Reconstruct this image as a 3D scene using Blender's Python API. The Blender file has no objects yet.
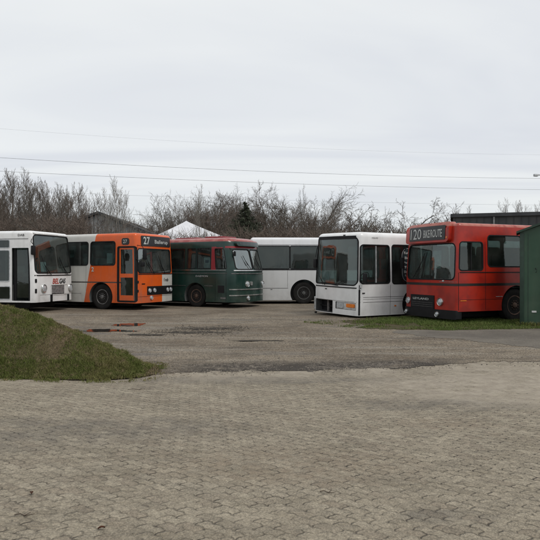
import bpy, bmesh, math, random
from mathutils import Vector, Matrix, noise
import numpy as np
R = math.radians
scene = bpy.context.scene
COL = scene.collection
random.seed(7)

# ------------------------------------------------------------------ nodes
class X:
    """tiny expression wrapper round a float socket"""
    def __init__(s, nt, v): s.nt, s.v = nt, v
    def op(s, o, b=None, c=None):
        n = s.nt.nodes.new('ShaderNodeMath'); n.operation = o
        for i, q in enumerate((s, b, c)):
            if q is None: continue
            if isinstance(q, X): q = q.v
            if isinstance(q, (int, float)): n.inputs[i].default_value = q
            else: s.nt.links.new(q, n.inputs[i])
        return X(s.nt, n.outputs[0])
    def __add__(s, o): return s.op('ADD', o)
    def __sub__(s, o): return s.op('SUBTRACT', o)
    def __mul__(s, o): return s.op('MULTIPLY', o)
    def __truediv__(s, o): return s.op('DIVIDE', o)
    def gt(s, o): return s.op('GREATER_THAN', o)
    def lt(s, o): return s.op('LESS_THAN', o)
    def floor(s): return s.op('FLOOR')
    def frac(s): return s.op('FRACT')
    def abs(s): return s.op('ABSOLUTE')
    def sin(s): return s.op('SINE')
    def min(s, o): return s.op('MINIMUM', o)
    def max(s, o): return s.op('MAXIMUM', o)
    def mod(s, o): return s.op('FLOORED_MODULO', o)
    def ramp(s, a, b, lo=0., hi=1.):
        n = s.nt.nodes.new('ShaderNodeMapRange'); n.interpolation_type = 'SMOOTHSTEP'
        s.nt.links.new(s.v, n.inputs[0])
        for i, q in enumerate((a, b, lo, hi)): n.inputs[i + 1].default_value = q
        return X(s.nt, n.outputs[0])

class NT:
    def __init__(s, name, rough=.6, metal=0., spec=.5):
        s.m = bpy.data.materials.new(name); s.m.use_nodes = True
        s.nt = s.m.node_tree; s.b = s.nt.nodes['Principled BSDF']
        s.b.inputs['Roughness'].default_value = rough
        s.b.inputs['Metallic'].default_value = metal
        s.b.inputs['Specular IOR Level'].default_value = spec
        tc = s.nt.nodes.new('ShaderNodeTexCoord'); s.co = tc.outputs['Object']
        sp = s.nt.nodes.new('ShaderNodeSeparateXYZ'); s.nt.links.new(s.co, sp.inputs[0])
        s.x, s.y, s.z = (X(s.nt, sp.outputs[i]) for i in range(3))
    def vec(s, x, y, z):
        n = s.nt.nodes.new('ShaderNodeCombineXYZ')
        for i, q in enumerate((x, y, z)):
            if isinstance(q, X): s.nt.links.new(q.v, n.inputs[i])
            else: n.inputs[i].default_value = q
        return n.outputs[0]
    def scaled(s, sx, sy, sz):
        n = s.nt.nodes.new('ShaderNodeMapping'); n.inputs['Scale'].default_value = (sx, sy, sz)
        s.nt.links.new(s.co, n.inputs[0]); return n.outputs[0]
    def noise(s, sc, det=3, rough=.55, co=None, dist=0.):
        n = s.nt.nodes.new('ShaderNodeTexNoise'); n.inputs['Scale'].default_value = sc
        n.inputs['Detail'].default_value = det; n.inputs['Roughness'].default_value = rough
        n.inputs['Distortion'].default_value = dist
        s.nt.links.new(co or s.co, n.inputs['Vector']); return X(s.nt, n.outputs['Fac'])
    def vor(s, sc, co=None, feat='F1', out='Distance'):
        n = s.nt.nodes.new('ShaderNodeTexVoronoi'); n.inputs['Scale'].default_value = sc; n.feature = feat
        s.nt.links.new(co or s.co, n.inputs['Vector']); return X(s.nt, n.outputs[out])
    def white(s, v):
        n = s.nt.nodes.new('ShaderNodeTexWhiteNoise'); n.noise_dimensions = '3D'
        s.nt.links.new(v, n.inputs['Vector']); return X(s.nt, n.outputs['Value'])
    def mix(s, f, a, b, mode='MIX'):
        n = s.nt.nodes.new('ShaderNodeMix'); n.data_type = 'RGBA'; n.blend_type = mode
        if isinstance(f, X): s.nt.links.new(f.v, n.inputs[0])
        else: n.inputs[0].default_value = f
        for i, q in ((6, a), (7, b)):
            if isinstance(q, (tuple, list)): n.inputs[i].default_value = (*q[:3], 1)
            else: s.nt.links.new(q, n.inputs[i])
        return n.outputs[2]
    def grey(s, f):   # float -> colour
        return s.vec(f, f, f)
    def col(s, c):
        if isinstance(c, (tuple, list)): s.b.inputs['Base Color'].default_value = (*c[:3], 1)
        else: s.nt.links.new(c, s.b.inputs['Base Color'])
        return s
    def rough(s, f): s.nt.links.new(f.v, s.b.inputs['Roughness']); return s
    def bump(s, h, strength=.5, dist=.01):
        n = s.nt.nodes.new('ShaderNodeBump'); n.inputs['Strength'].default_value = strength
        n.inputs['Distance'].default_value = dist
        s.nt.links.new(h.v, n.inputs['Height']); s.nt.links.new(n.outputs[0], s.b.inputs['Normal']); return s

def simple(name, c, rough=.6, metal=0., var=.25, sc=6., bump=0., spec=.5):
    n = NT(name, rough, metal, spec)
    f = n.noise(sc, 4).ramp(.3, .7, 1 - var, 1 + var * .6)
    n.col(n.mix(1., c, n.grey(f), 'MULTIPLY'))
    if bump: n.bump(n.noise(sc * 4, 3), .4, bump)
    return n.m

def paint(name, livery, rough=.32, dirt=.5, dcol=(.13, .11, .085)):
    """livery(n) -> colour socket or tuple; weathered with grime and streaks"""
    n = NT(name, rough)
    c = livery(n) if callable(livery) else livery
    streak = n.noise(1., 4, .6, n.scaled(5, 5, .6))
    blotch = n.noise(1.6, 5, .6)
    fine = n.noise(26, 3, .6)
    low = n.z.ramp(.15, 1.25, 1., 0.)
    g = (streak.ramp(.45, .8) * .30 + blotch.ramp(.48, .8) * .25 + low * blotch.ramp(.3, .7) * .55 + fine.ramp(.55, .8) * .12) * dirt
    c2 = n.mix(g.min(.85), c, dcol)
    rs = n.noise(9, 5, .7).ramp(.66, .72) * n.noise(1.1, 2).ramp(.45, .6) * n.z.ramp(.3, 1.6, 1., .15)
    c2 = n.mix(rs * .8 * min(1., dirt * 2), c2, (.10, .042, .018))
    n.col(c2)
    n.rough(g.ramp(0., .5, rough * .8, .65))
    n.bump(n.noise(1.3, 2) + n.noise(4.5, 2) * .18, .35, .03)
    return n.m

def glass(name, tint=(.42, .50, .50), ior=1.6, dirty=.06):
    m = bpy.data.materials.new(name); m.use_nodes = True; nt = m.node_tree; nt.nodes.clear()
    out = nt.nodes.new('ShaderNodeOutputMaterial'); mx = nt.nodes.new('ShaderNodeMixShader')
    tr = nt.nodes.new('ShaderNodeBsdfTransparent'); tr.inputs[0].default_value = (*tint, 1)
    gl = nt.nodes.new('ShaderNodeBsdfGlossy'); gl.inputs['Roughness'].default_value = .03
    gl.inputs[0].default_value = (.9, .95, .95, 1)
    fr = nt.nodes.new('ShaderNodeFresnel')
    ge = nt.nodes.new('ShaderNodeNewGeometry'); im = nt.nodes.new('ShaderNodeMapRange')
    im.inputs[3].default_value = ior; im.inputs[4].default_value = 1 / ior
    nt.links.new(ge.outputs['Backfacing'], im.inputs[0]); nt.links.new(im.outputs[0], fr.inputs[0])
    nt.links.new(fr.outputs[0], mx.inputs[0]); nt.links.new(tr.outputs[0], mx.inputs[1]); nt.links.new(gl.outputs[0], mx.inputs[2])
    tc = nt.nodes.new('ShaderNodeTexCoord'); no = nt.nodes.new('ShaderNodeTexNoise')
    no.inputs['Scale'].default_value = 2.2; no.inputs['Detail'].default_value = 3
    nt.links.new(tc.outputs['Object'], no.inputs['Vector'])
    bu = nt.nodes.new('ShaderNodeBump'); bu.inputs['Strength'].default_value = .12; bu.inputs['Distance'].default_value = .02
    nt.links.new(no.outputs[0], bu.inputs['Height']); nt.links.new(bu.outputs[0], gl.inputs['Normal'])
    df = nt.nodes.new('ShaderNodeBsdfDiffuse'); df.inputs[0].default_value = (.35, .33, .29, 1)
    m2 = nt.nodes.new('ShaderNodeMixShader')
    mr = nt.nodes.new('ShaderNodeMapRange'); mr.inputs[1].default_value = .35; mr.inputs[2].default_value = .75
    mr.inputs[3].default_value = dirty * .4; mr.inputs[4].default_value = dirty * 2
    nt.links.new(no.outputs[0], mr.inputs[0]); nt.links.new(mr.outputs[0], m2.inputs[0])
    nt.links.new(mx.outputs[0], m2.inputs[1]); nt.links.new(df.outputs[0], m2.inputs[2])
    nt.links.new(m2.outputs[0], out.inputs[0])
    return m

M = {}
M['rubber'] = simple('rubber', (.012, .012, .013), .7, sc=9, spec=.2)
M['tyre'] = simple('tyre', (.020, .019, .018), .9, sc=7, bump=.004, spec=.15)
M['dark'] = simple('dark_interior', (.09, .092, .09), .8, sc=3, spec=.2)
M['black'] = simple('black_plastic', (.010, .010, .011), .55, sc=5, spec=.25)
M['steel'] = simple('rim_steel', (.20, .195, .19), .5, .5, sc=9, var=.4)
M['rust'] = simple('rusty_rim', (.12, .075, .055), .75, .2, sc=9, var=.4)
M['chrome'] = simple('chrome', (.6, .6, .58), .25, .9, sc=10)
M['alu'] = simple('aluminium', (.52, .53, .54), .4, .3, sc=9)
M['white_trim'] = simple('white_trim', (.62, .62, .60), .45, sc=8)
M['seat'] = simple('seat_fabric', (.10, .045, .05), .9, sc=11)
M['seat_grey'] = simple('seat_vinyl', (.09, .10, .11), .8, sc=11)
M['lens'] = simple('lamp_lens', (.55, .58, .60), .15, .3, sc=20)
M['amber'] = simple('amber_lens', (.75, .20, .02), .25, sc=20, var=.2)
M['paper'] = simple('paper', (.62, .64, .66), .8, sc=14, var=.15)
M['blue_ink'] = simple('blue_ink', (.05, .11, .22), .8)
M['ink'] = simple('black_ink', (.02, .02, .02), .7)
M['redink'] = simple('red_ink', (.45, .05, .03), .6)
M['lettering'] = simple('pale_lettering', (.50, .51, .49), .6, var=.15)
M['display'] = simple('display_black', (.012, .013, .014), .35)
M['glass'] = glass('window_glass', (.52, .60, .59), 1.6, .03)
M['screen'] = glass('windscreen_glass', (.60, .69, .68), 1.75, .05)
M['screen_bright'] = glass('curved_windscreen_glass', (.62, .69, .68), 2.8, .06)

# ------------------------------------------------------------------ objects
def tag(o, label=None, cat=None, group=None, kind=None):
    if label: o['label'] = label
    if cat: o['category'] = cat
    if group: o['group'] = group
    if kind: o['kind'] = kind
    return o
def empty(name, loc=(0, 0, 0), rz=0, **k):
    o = bpy.data.objects.new(name, None); COL.objects.link(o); o.location = loc; o.rotation_euler = (0, 0, rz)
    o.empty_display_size = .3
    return tag(o, **k)
def link(name, me, mats, parent=None, smooth=True, sharp=35):
    if not isinstance(mats, (list, tuple)): mats = [mats]
    me.name = name
    for m in mats: me.materials.append(m)
    o = bpy.data.objects.new(name, me); COL.objects.link(o)
    if parent: o.parent = parent
    return o
def build(name, bm, mats, parent=None, smooth=True, sharp=32, recalc=True):
    if recalc: bmesh.ops.recalc_face_normals(bm, faces=bm.faces)
    me = bpy.data.meshes.new(name)
    if smooth:
        lim = math.cos(R(sharp)); bm.normal_update()
        for f in bm.faces: f.smooth = True
        for e in bm.edges:
            if len(e.link_faces) == 2:
                e.smooth = e.link_faces[0].normal.dot(e.link_faces[1].normal) > lim
    bm.to_mesh(me); bm.free()
    return link(name, me, mats, parent)
def copy_tree(o, parent=None):
    c = o.copy(); COL.objects.link(c); c.parent = parent
    for ch in [q for q in o.children]: copy_tree(ch, c)
    return c

def box(bm, x0, x1, y0, y1, z0, z1, mi=0):
    v = [bm.verts.new(p) for p in ((x0,y0,z0),(x1,y0,z0),(x1,y1,z0),(x0,y1,z0),(x0,y0,z1),(x1,y0,z1),(x1,y1,z1),(x0,y1,z1))]
    for q in ((0,3,2,1),(4,5,6,7),(0,1,5,4),(1,2,6,5),(2,3,7,6),(3,0,4,7)):
        f = bm.faces.new([v[i] for i in q]); f.material_index = mi
def rbox(bm, x0, x1, y0, y1, z0, z1, r=.02):
    t = bmesh.new(); box(t, x0, x1, y0, y1, z0, z1)
    bmesh.ops.bevel(t, geom=t.edges[:], offset=r, segments=2, affect='EDGES', profile=.6)
    me = bpy.data.meshes.new('t'); t.to_mesh(me); t.free(); bm.from_mesh(me); bpy.data.meshes.remove(me)
def tube(bm, pts, rad, n=8, cap=True):
    pts = [Vector(p) for p in pts]
    rads = rad if isinstance(rad, (list, tuple)) else [rad] * len(pts)
    rings = []; ref = None
    for i, p in enumerate(pts):
        d = (pts[min(i + 1, len(pts) - 1)] - pts[max(i - 1, 0)])
        if d.length < 1e-9: d = Vector((0, 0, 1))
        d.normalize()
        if ref is None: ref = Vector((0, 0, 1)) if abs(d.z) < .9 else Vector((1, 0, 0))
        a = d.cross(ref); a.normalize(); b = d.cross(a); ref = -b if False else ref
        rings.append([bm.verts.new(p + (a * math.cos(2 * math.pi * k / n) + b * math.sin(2 * math.pi * k / n)) * rads[i]) for k in range(n)])
    for i in range(len(rings) - 1):
        for k in range(n):
            bm.faces.new((rings[i][k], rings[i][(k + 1) % n], rings[i + 1][(k + 1) % n], rings[i + 1][k]))
    if cap: bm.faces.new(rings[0][::-1]); bm.faces.new(rings[-1])
def lathe(bm, prof, c, axis='y', n=32, sgn=1):
    """prof: (radius, offset along axis); solid of revolution round axis y at c"""
    rings = []
    for r, h in prof:
        rings.append([bm.verts.new((c[0] + r * math.cos(2 * math.pi * k / n), c[1] + sgn * h, c[2] + r * math.sin(2 * math.pi * k / n))) for k in range(n)])
    for i in range(len(rings) - 1):
        for k in range(n):
            bm.faces.new((rings[i][k], rings[i][(k + 1) % n], rings[i + 1][(k + 1) % n], rings[i + 1][k]))
    bm.faces.new(rings[0]); bm.faces.new(rings[-1][::-1])

def text_mesh(s, bold=0.):
    cu = bpy.data.curves.new('t', 'FONT'); cu.body = s; cu.offset = bold; cu.resolution_u = 3
    o = bpy.data.objects.new('t', cu); COL.objects.link(o)
    dg = bpy.context.evaluated_depsgraph_get(); dg.update()
    me = bpy.data.meshes.new_from_object(o.evaluated_get(dg))
    bpy.data.objects.remove(o); bpy.data.curves.remove(cu)
    return me

# ------------------------------------------------------------------ bus body on one curved hull
class Hull:
    def __init__(s, L, H, zb, W=2.5, rx=.15, ry=.15, rz=.15, bow=.08, rake=.06, zr=1.4, tum=.03, vs=1, rear=.12):
        s.__dict__.update(L=L, H=H, zb=zb, W=W, hw=W / 2, rx=rx, ry=ry, rz=rz, bow=bow, rake=rake, zr=zr, tum=tum, vs=vs, rear=rear)
    def disp(s, x, y, z):
        w = max(0., 1 - max(x, 0) / 1.3)
        D = s.rake * max(0., z - s.zr) - s.bow * (1 - min(1, abs(y) / s.hw) ** 2)
        ty = s.tum * max(0., z - 1.3)
        return Vector((x + D * w, y - math.copysign(ty, y) * min(1, abs(y) / s.hw), z))
    def P(s, face, u, z, d):
        if face in 'SO':
            sg = s.vs if face == 'S' else -s.vs
            a = max(0., (s.rx - u) / s.rx); b = max(0., (z - (s.H - s.rz)) / s.rz)
            y = s.hw - s.ry + s.ry * math.sqrt(max(0., 1 - min(1, a * a + b * b)))
            p = s.disp(u, sg * y, z); p.y += sg * d; return p
        y = s.vs * (s.hw - u)
        a = max(0., (abs(y) - (s.hw - s.ry)) / s.ry); b = max(0., (z - (s.H - s.rz)) / s.rz)
        if face == 'F':
            x = s.rx * (1 - math.sqrt(max(0., 1 - min(1, a * a + b * b))))
            p = s.disp(x, y, z); p.x -= d; return p
        x = s.L - s.rear * (1 - math.sqrt(max(0., 1 - min(1, a * a + b * b))))
        p = s.disp(x, y, z); p.x += d; return p
    def shell(s, bm, t, z0, z1, mi):
        """rounded-box shell, shrunk by t"""
        hw, H = s.hw, s.H
        def axis(a, b, ra, rb, n):
            v = [a + ra * (1 - math.cos(math.pi / 2 * k / 6)) for k in range(7)] if ra else [a]
            v += [a + ra + (b - rb - a - ra) * k / n for k in range(1, n)]
            v += [b - rb * math.sin(math.pi / 2 * k / 6) * 0 - rb * (1 - math.sin(math.pi / 2 * k / 6)) for k in range(7)] if rb else [b]
            return v
        rx, ry, rz = max(s.rx - t, .02), max(s.ry - t, .02), max(s.rz - t, .02); re = max(s.rear - t, .02)
        x0, x1 = t, s.L - t; h2 = hw - t; ztop = z1
        xs = axis(x0, x1, rx, re, 14); ys = axis(-h2, h2, ry, ry, 12); zs = axis(z0, ztop, 0, rz, 7)
        nx, ny, nz = len(xs) - 1, len(ys) - 1, len(zs) - 1
        vm = {}
        def V(i, j, k):
            if (i, j, k) in vm: return vm[i, j, k]
            x, y, z = xs[i], ys[j], zs[k]
            cx = min(max(x, x0 + rx), x1 - re); cy = min(max(y, -h2 + ry), h2 - ry); cz = min(z, ztop - rz)
            dx = (x - cx) / (rx if x < cx else re); dy = (y - cy) / ry; dz = (z - cz) / rz
            q = math.sqrt(dx * dx + dy * dy + dz * dz)
            if q > 1e-6:
                m = max(abs(dx), abs(dy), abs(dz)) / q
                x = cx + (x - cx) * m; y = cy + (y - cy) * m; z = cz + (z - cz) * m
            v = bm.verts.new(s.disp(x, y, z)); vm[i, j, k] = v; return v
        def F(*q):
            f = bm.faces.new(q); f.material_index = mi; f.smooth = True
        flip = mi == 1
        for i in range(nx):
            for j in range(ny):
                for k, fl in ((0, True), (nz, False)):
                    q = [V(i, j, k), V(i + 1, j, k), V(i + 1, j + 1, k), V(i, j + 1, k)]
                    F(*(q[::-1] if fl != flip else q))
        for i in range(nx):
            for k in range(nz):
                for j, fl in ((0, False), (ny, True)):
                    q = [V(i, j, k), V(i + 1, j, k), V(i + 1, j, k + 1), V(i, j, k + 1)]
                    F(*(q[::-1] if fl != flip else q))
        for j in range(ny):
            for k in range(nz):
                for i, fl in ((0, True), (nx, False)):
                    q = [V(i, j, k), V(i, j + 1, k), V(i, j + 1, k + 1), V(i, j, k + 1)]
                    F(*(q[::-1] if fl != flip else q))

def panel(bm, h, face, u0, u1, z0, z1, r=.0, d0=-.01, d1=.01, nu=None, nz=3, mi=0):
    nu = nu or max(2, int((u1 - u0) / .12))
    us = {round(u0 + (u1 - u0) * i / nu, 5) for i in range(nu + 1)}
    if r > 0:
        us = {u for u in us if u0 + r < u < u1 - r}
        for k in range(7):
            q = r * (1 - math.cos(math.pi / 2 * k / 6)); us |= {round(u0 + q, 5), round(u1 - q, 5)}
    us = sorted(us); A, B = [], []
    for u in us:
        dd = min(u - u0, u1 - u); ins = 0
        if r > 0 and dd < r: ins = r - math.sqrt(max(0, r * r - (r - dd) ** 2))
        ins = min(ins, (z1 - z0) / 2 - 1e-3)
        zz = [z0 + ins + (z1 - z0 - 2 * ins) * j / nz for j in range(nz + 1)]
        A.append([bm.verts.new(h.P(face, u, z, d1)) for z in zz]); B.append([bm.verts.new(h.P(face, u, z, d0)) for z in zz])
    n = len(us) - 1
    def F(*q): f = bm.faces.new(q); f.material_index = mi
    for i in range(n):
        for j in range(nz):
            F(A[i][j], A[i + 1][j], A[i + 1][j + 1], A[i][j + 1]); F(B[i][j + 1], B[i + 1][j + 1], B[i + 1][j], B[i][j])
        F(A[i + 1][0], A[i][0], B[i][0], B[i + 1][0]); F(A[i][nz], A[i + 1][nz], B[i + 1][nz], B[i][nz])
    for j in range(nz):
        F(A[0][j], A[0][j + 1], B[0][j + 1], B[0][j]); F(A[n][j + 1], A[n][j], B[n][j], B[n][j + 1])

def outline(u0, u1, z0, z1, r, n=8, c=6):
    pts = []
    for (cx, cz, a0) in ((u1 - r, z1 - r, 0), (u0 + r, z1 - r, 90), (u0 + r, z0 + r, 180), (u1 - r, z0 + r, 270)):
        for k in range(c + 1):
            a = R(a0 + 90 * k / c); pts.append((cx + r * math.cos(a), cz + r * math.sin(a)))
    out = []
    for i, p in enumerate(pts):
        q = pts[(i + 1) % len(pts)]; out.append(p)
        if (i + 1) % (c + 1) == 0:
            for k in range(1, n): out.append((p[0] + (q[0] - p[0]) * k / n, p[1] + (q[1] - p[1]) * k / n))
    return out
def ring(bm, h, face, u0, u1, z0, z1, r=.05, w=.03, d0=-.03, d1=.008, inn=.006):
    r = max(r, .012)
    I = outline(u0 + inn, u1 - inn, z0 + inn, z1 - inn, max(r - inn, .005)); O = outline(u0 - w, u1 + w, z0 - w, z1 + w, r + w)
    v = [[bm.verts.new(h.P(face, p[0], p[1], d)) for p in L_] for L_, d in ((I, d0), (I, d1), (O, d1), (O, d0))]
    n = len(I)
    for a in range(4):
        b = (a + 1) % 4
        for i in range(n):
            j = (i + 1) % n; bm.faces.new((v[a][i], v[a][j], v[b][j], v[b][i]))

def text_on(h, s, face, u0, u1, z0, z1, name, mt, parent, d=.012, bold=.01, flip=None, shear=0., vertical=False):
    """lettering laid on the hull between u0 (reading start) and u1 (reading end)"""
    me = text_mesh(s, bold); bm = bmesh.new(); bm.from_mesh(me); bpy.data.meshes.remove(me)
    xs = [v.co.x for v in bm.verts]; ys = [v.co.y for v in bm.verts]
    a, b, c, e = min(xs), max(xs), min(ys), max(ys)
    for v in bm.verts:
        v.co.x = (v.co.x - a) / (b - a) + shear * (v.co.y - c) / (e - c); v.co.y = (v.co.y - c) / (e - c)
    for k in range(1, 24):
        bmesh.ops.bisect_plane(bm, geom=bm.verts[:] + bm.edges[:] + bm.faces[:], plane_co=(k / 24, 0, 0), plane_no=(1, 0, 0))
    for v in bm.verts:
        v.co = h.P(face, u0 + (u1 - u0) * v.co.x, z0 + (z1 - z0) * v.co.y, d)
    return build(name, bm, mt, parent, smooth=False, recalc=False)

def wheel(bus, h, x, face, r=.5, rim='steel', w=.27):
    sg = h.vs if face == 'S' else -h.vs
    yc = sg * (h.hw - .07)
    c = (x, yc, r)
    root = empty('wheel'); root.parent = bus
    bm = bmesh.new()
    rr = r * .58
    lathe(bm, [(rr, -w), (r * .93, -w), (r, -w + .04), (r, -.04), (r * .985, -.015), (r * .93, 0), (r * .80, .004), (r * .70, -.008), (rr, -.02)], c, n=44, sgn=sg)
    build('tyre', bm, M['tyre'], root)
    bm = bmesh.new()
    lathe(bm, [(rr + .008, -w + .02), (rr + .008, -.012), (rr - .02, -.014), (rr - .04, -.05), (rr * .62, -.085), (rr * .56, -.03), (rr * .30, -.02), (rr * .28, .01), (rr * .2, .02), (.004, .022)], c, n=36, sgn=sg)
    for k in range(10):
        a = 2 * math.pi * k / 10
        q = (c[0] + rr * .45 * math.cos(a), yc + sg * -.03, c[2] + rr * .45 * math.sin(a))
        lathe(bm, [(.018, 0), (.018, .03), (.004, .034)], q, n=6, sgn=sg)
    build('rim', bm, M[rim], root)
    return root

def boolean(o, cutter):
    md = o.modifiers.new('b', 'BOOLEAN'); md.operation = 'DIFFERENCE'; md.solver = 'EXACT'; md.object = cutter
    dg = bpy.context.evaluated_depsgraph_get(); dg.update()
    me = bpy.data.meshes.new_from_object(o.evaluated_get(dg))
    o.modifiers.clear(); old = o.data; o.data = me; bpy.data.meshes.remove(old)
    bpy.data.objects.remove(cutter)

def make_bus(sp):
    dirn = sp['dir']; B = sp['B']; al = R(sp['al'])
    s_ = Vector((dirn * math.cos(al), math.sin(al))); t_ = Vector((-dirn * math.sin(al), math.cos(al)))
    h = Hull(vs=(1 if dirn < 0 else -1), **sp['hull'])
    o = Vector(B) + t_ * h.hw
    rz = math.pi - al if dirn < 0 else al
    bus = empty(sp['name'], (o.x, o.y, 0), rz, label=sp['label'], cat=sp.get('cat', 'bus'))
    floor = sp.get('floor', 1.02)
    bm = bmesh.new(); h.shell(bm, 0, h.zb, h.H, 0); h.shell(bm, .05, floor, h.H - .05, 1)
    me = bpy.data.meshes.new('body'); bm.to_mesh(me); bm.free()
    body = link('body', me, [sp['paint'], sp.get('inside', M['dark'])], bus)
    # openings
    bm = bmesh.new()
    wins = []
    for w in sp['wins_vis']: wins.append(('S',) + w)
    for w in sp['wins_far']: wins.append(('O',) + w)
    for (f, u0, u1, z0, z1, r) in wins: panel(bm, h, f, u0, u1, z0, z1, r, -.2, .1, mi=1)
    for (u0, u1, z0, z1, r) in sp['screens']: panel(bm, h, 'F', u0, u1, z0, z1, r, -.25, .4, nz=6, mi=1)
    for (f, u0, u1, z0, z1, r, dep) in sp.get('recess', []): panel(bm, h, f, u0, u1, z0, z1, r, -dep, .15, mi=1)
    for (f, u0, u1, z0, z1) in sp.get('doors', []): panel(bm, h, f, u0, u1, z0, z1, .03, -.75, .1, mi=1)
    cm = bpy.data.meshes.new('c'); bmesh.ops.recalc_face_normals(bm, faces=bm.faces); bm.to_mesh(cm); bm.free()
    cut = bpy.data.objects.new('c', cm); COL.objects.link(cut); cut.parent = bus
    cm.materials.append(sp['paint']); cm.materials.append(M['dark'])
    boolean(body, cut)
    bm = bmesh.new(); ar = sp.get('arch', .6)
    for x in sp['wheels']:
        for sg in (1, -1):
            t = bmesh.new(); lathe(t, [(ar, -.42), (ar, .12)], (x, sg * h.hw, sp.get('wr', .5)), n=40, sgn=sg)
            for f in t.faces: f.material_index = 1
            bmesh.ops.recalc_face_normals(t, faces=t.faces)
            m_ = bpy.data.meshes.new('t'); t.to_mesh(m_); t.free(); bm.from_mesh(m_); bpy.data.meshes.remove(m_)
    cm = bpy.data.meshes.new('c'); bm.to_mesh(cm); bm.free()
    cut = bpy.data.objects.new('c', cm); COL.objects.link(cut); cut.parent = bus
    cm.materials.append(sp['paint']); cm.materials.append(M['dark'])
    boolean(body, cut)
    bm = bmesh.new(); bm.from_mesh(body.data); bm.normal_update(); lim = math.cos(R(24))
    for f in bm.faces: f.smooth = True
    for e in bm.edges:
        if len(e.link_faces) == 2:
            a, b = e.link_faces
            e.smooth = a.normal.dot(b.normal) > lim and a.material_index == b.material_index
    bm.to_mesh(body.data); bm.free()
    # glazing
    seal = sp.get('seal', M['rubber'])
    for (f, u0, u1, z0, z1, r) in wins:
        b = bmesh.new(); panel(b, h, f, u0 + .004, u1 - .004, z0 + .004, z1 - .004, max(r - .004, 0), -.026, -.018)
        w = build('side_window', b, sp.get('glass', M['glass']), bus)
        b = bmesh.new(); ring(b, h, f, u0, u1, z0, z1, r, sp.get('sealw', .028)); build('window_seal', b, seal, w)
    for (u0, u1, z0, z1, r) in sp['screens']:
        b = bmesh.new(); panel(b, h, 'F', u0 + .004, u1 - .004, z0 + .004, z1 - .004, r - .004, -.026, -.018, nu=22, nz=8)
        w = build('windscreen', b, sp.get('screen_mat', M['screen']), bus, sharp=60)
        b = bmesh.new(); ring(b, h, 'F', u0, u1, z0, z1, r, .03); build('windscreen_seal', b, M['rubber'], w)
    for x in sp['wheels']:
        for f in 'SO': wheel(bus, h, x, f, sp.get('wr', .5), sp.get('rim', 'steel'))
        b = bmesh.new(); tube(b, [(x, -h.hw + .2, .5), (x, h.hw - .2, .5)], .09); build('axle', b, M['black'], bus)
    b = bmesh.new(); rbox(b, .5, h.L - .4, -h.hw + .46, h.hw - .46, .15, h.zb + .06, .03)  # plain underbody block, added to darken the gap below the skirts
    for x in sp['wheels']: rbox(b, x - .35, x + .35, -h.hw + .5, h.hw - .5, .22, .5, .03)
    build('chassis_shade_block', b, M['black'], bus)
    # interior
    if sp.get('seats', True):
        xs = sp.get('seat_x', [2.2, 3.1, 4.0, 4.9, 5.8, 6.7, 7.6])
        me = None
        for x in xs:
            for sg in (-1, 1):
                if me is None:
                    b = bmesh.new(); rbox(b, 0, .45, -.43, .43, floor + .30, floor + .45, .04); rbox(b, .38, .50, -.42, .42, floor + .40, floor + 1.05, .045)
                    rbox(b, .1, .4, -.04, .04, floor, floor + .32, .01)
                    st = build('seat', b, sp.get('seatmat', M['seat_grey']), bus); me = st.data
                else:
                    st = bpy.data.objects.new('seat', me); COL.objects.link(st); st.parent = bus
                st.location = (x, sg * (h.hw - .56), 0)
    b = bmesh.new(); panel(b, h, 'F', .14, h.W - .14, floor - .02, floor + .30, .03, -.55, -.16); build('dashboard', b, M['black'], bus)
    # driver place is on the left-hand side of the bus
    dy = -.62 if True else 0
    left = -1   # local -y is the bus's left seen with +x to the rear? heading is -x, so left is -y
    b = bmesh.new(); c0 = Vector((.72, left * .62, floor + .48)); q = []
    for k in range(25):
        a = 2 * math.pi * k / 24; q.append(c0 + Vector((.11 * math.sin(a), .23 * math.cos(a), .2 * math.sin(a))))
    tube(b, q, .014, 6); tube(b, [c0, c0 + Vector((-.2, 0, -.45))], .02, 6); tube(b, [c0 + Vector((0, .22, 0)), c0, c0 + Vector((0, -.22, 0))], .012, 6)
    build('steering_wheel', b, M['black'], bus)
    b = bmesh.new(); rbox(b, 1.05, 1.5, left * .62 - .24, left * .62 + .24, floor + .32, floor + .46, .04); rbox(b, 1.45, 1.58, left * .62 - .24, left * .62 + .24, floor + .4, floor + 1.15, .05)
    rbox(b, 1.15, 1.4, left * .62 - .1, left * .62 + .1, floor, floor + .33, .02)
    build('driver_seat', b, M['seat_grey'], bus)
    for pz in ([1.9] if sp.get('poles', True) else []):
        b = bmesh.new(); tube(b, [(pz, .3, floor), (pz, .3, h.H - .1)], .017, 6); build('grab_pole', b, M['alu'], bus)
    # flat details
    par = {}
    for q in sp.get('parts', []):
        name, mt, f, u0, u1, z0, z1, r, d0, d1 = q[:10]
        b = bmesh.new(); panel(b, h, f, u0, u1, z0, z1, r, d0, d1)
        par[name] = build(name, b, M[mt] if isinstance(mt, str) else mt, par.get(q[10]) if len(q) > 10 else bus)
    for q in sp.get('rings', []):
        name, mt, f, u0, u1, z0, z1, r, w, d0, d1 = q[:11]
        b = bmesh.new(); ring(b, h, f, u0, u1, z0, z1, r, w, d0, d1); build(name, b, M[mt] if isinstance(mt, str) else mt, bus)
    for q in sp.get('texts', []):
        name, mt, s, f, u0, u1, z0, z1 = q[:8]; k = q[8] if len(q) > 8 else {}
        text_on(h, s, f, u0, u1, z0, z1, name, M[mt], par.get(k.pop('on', None), bus), **k)
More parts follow.
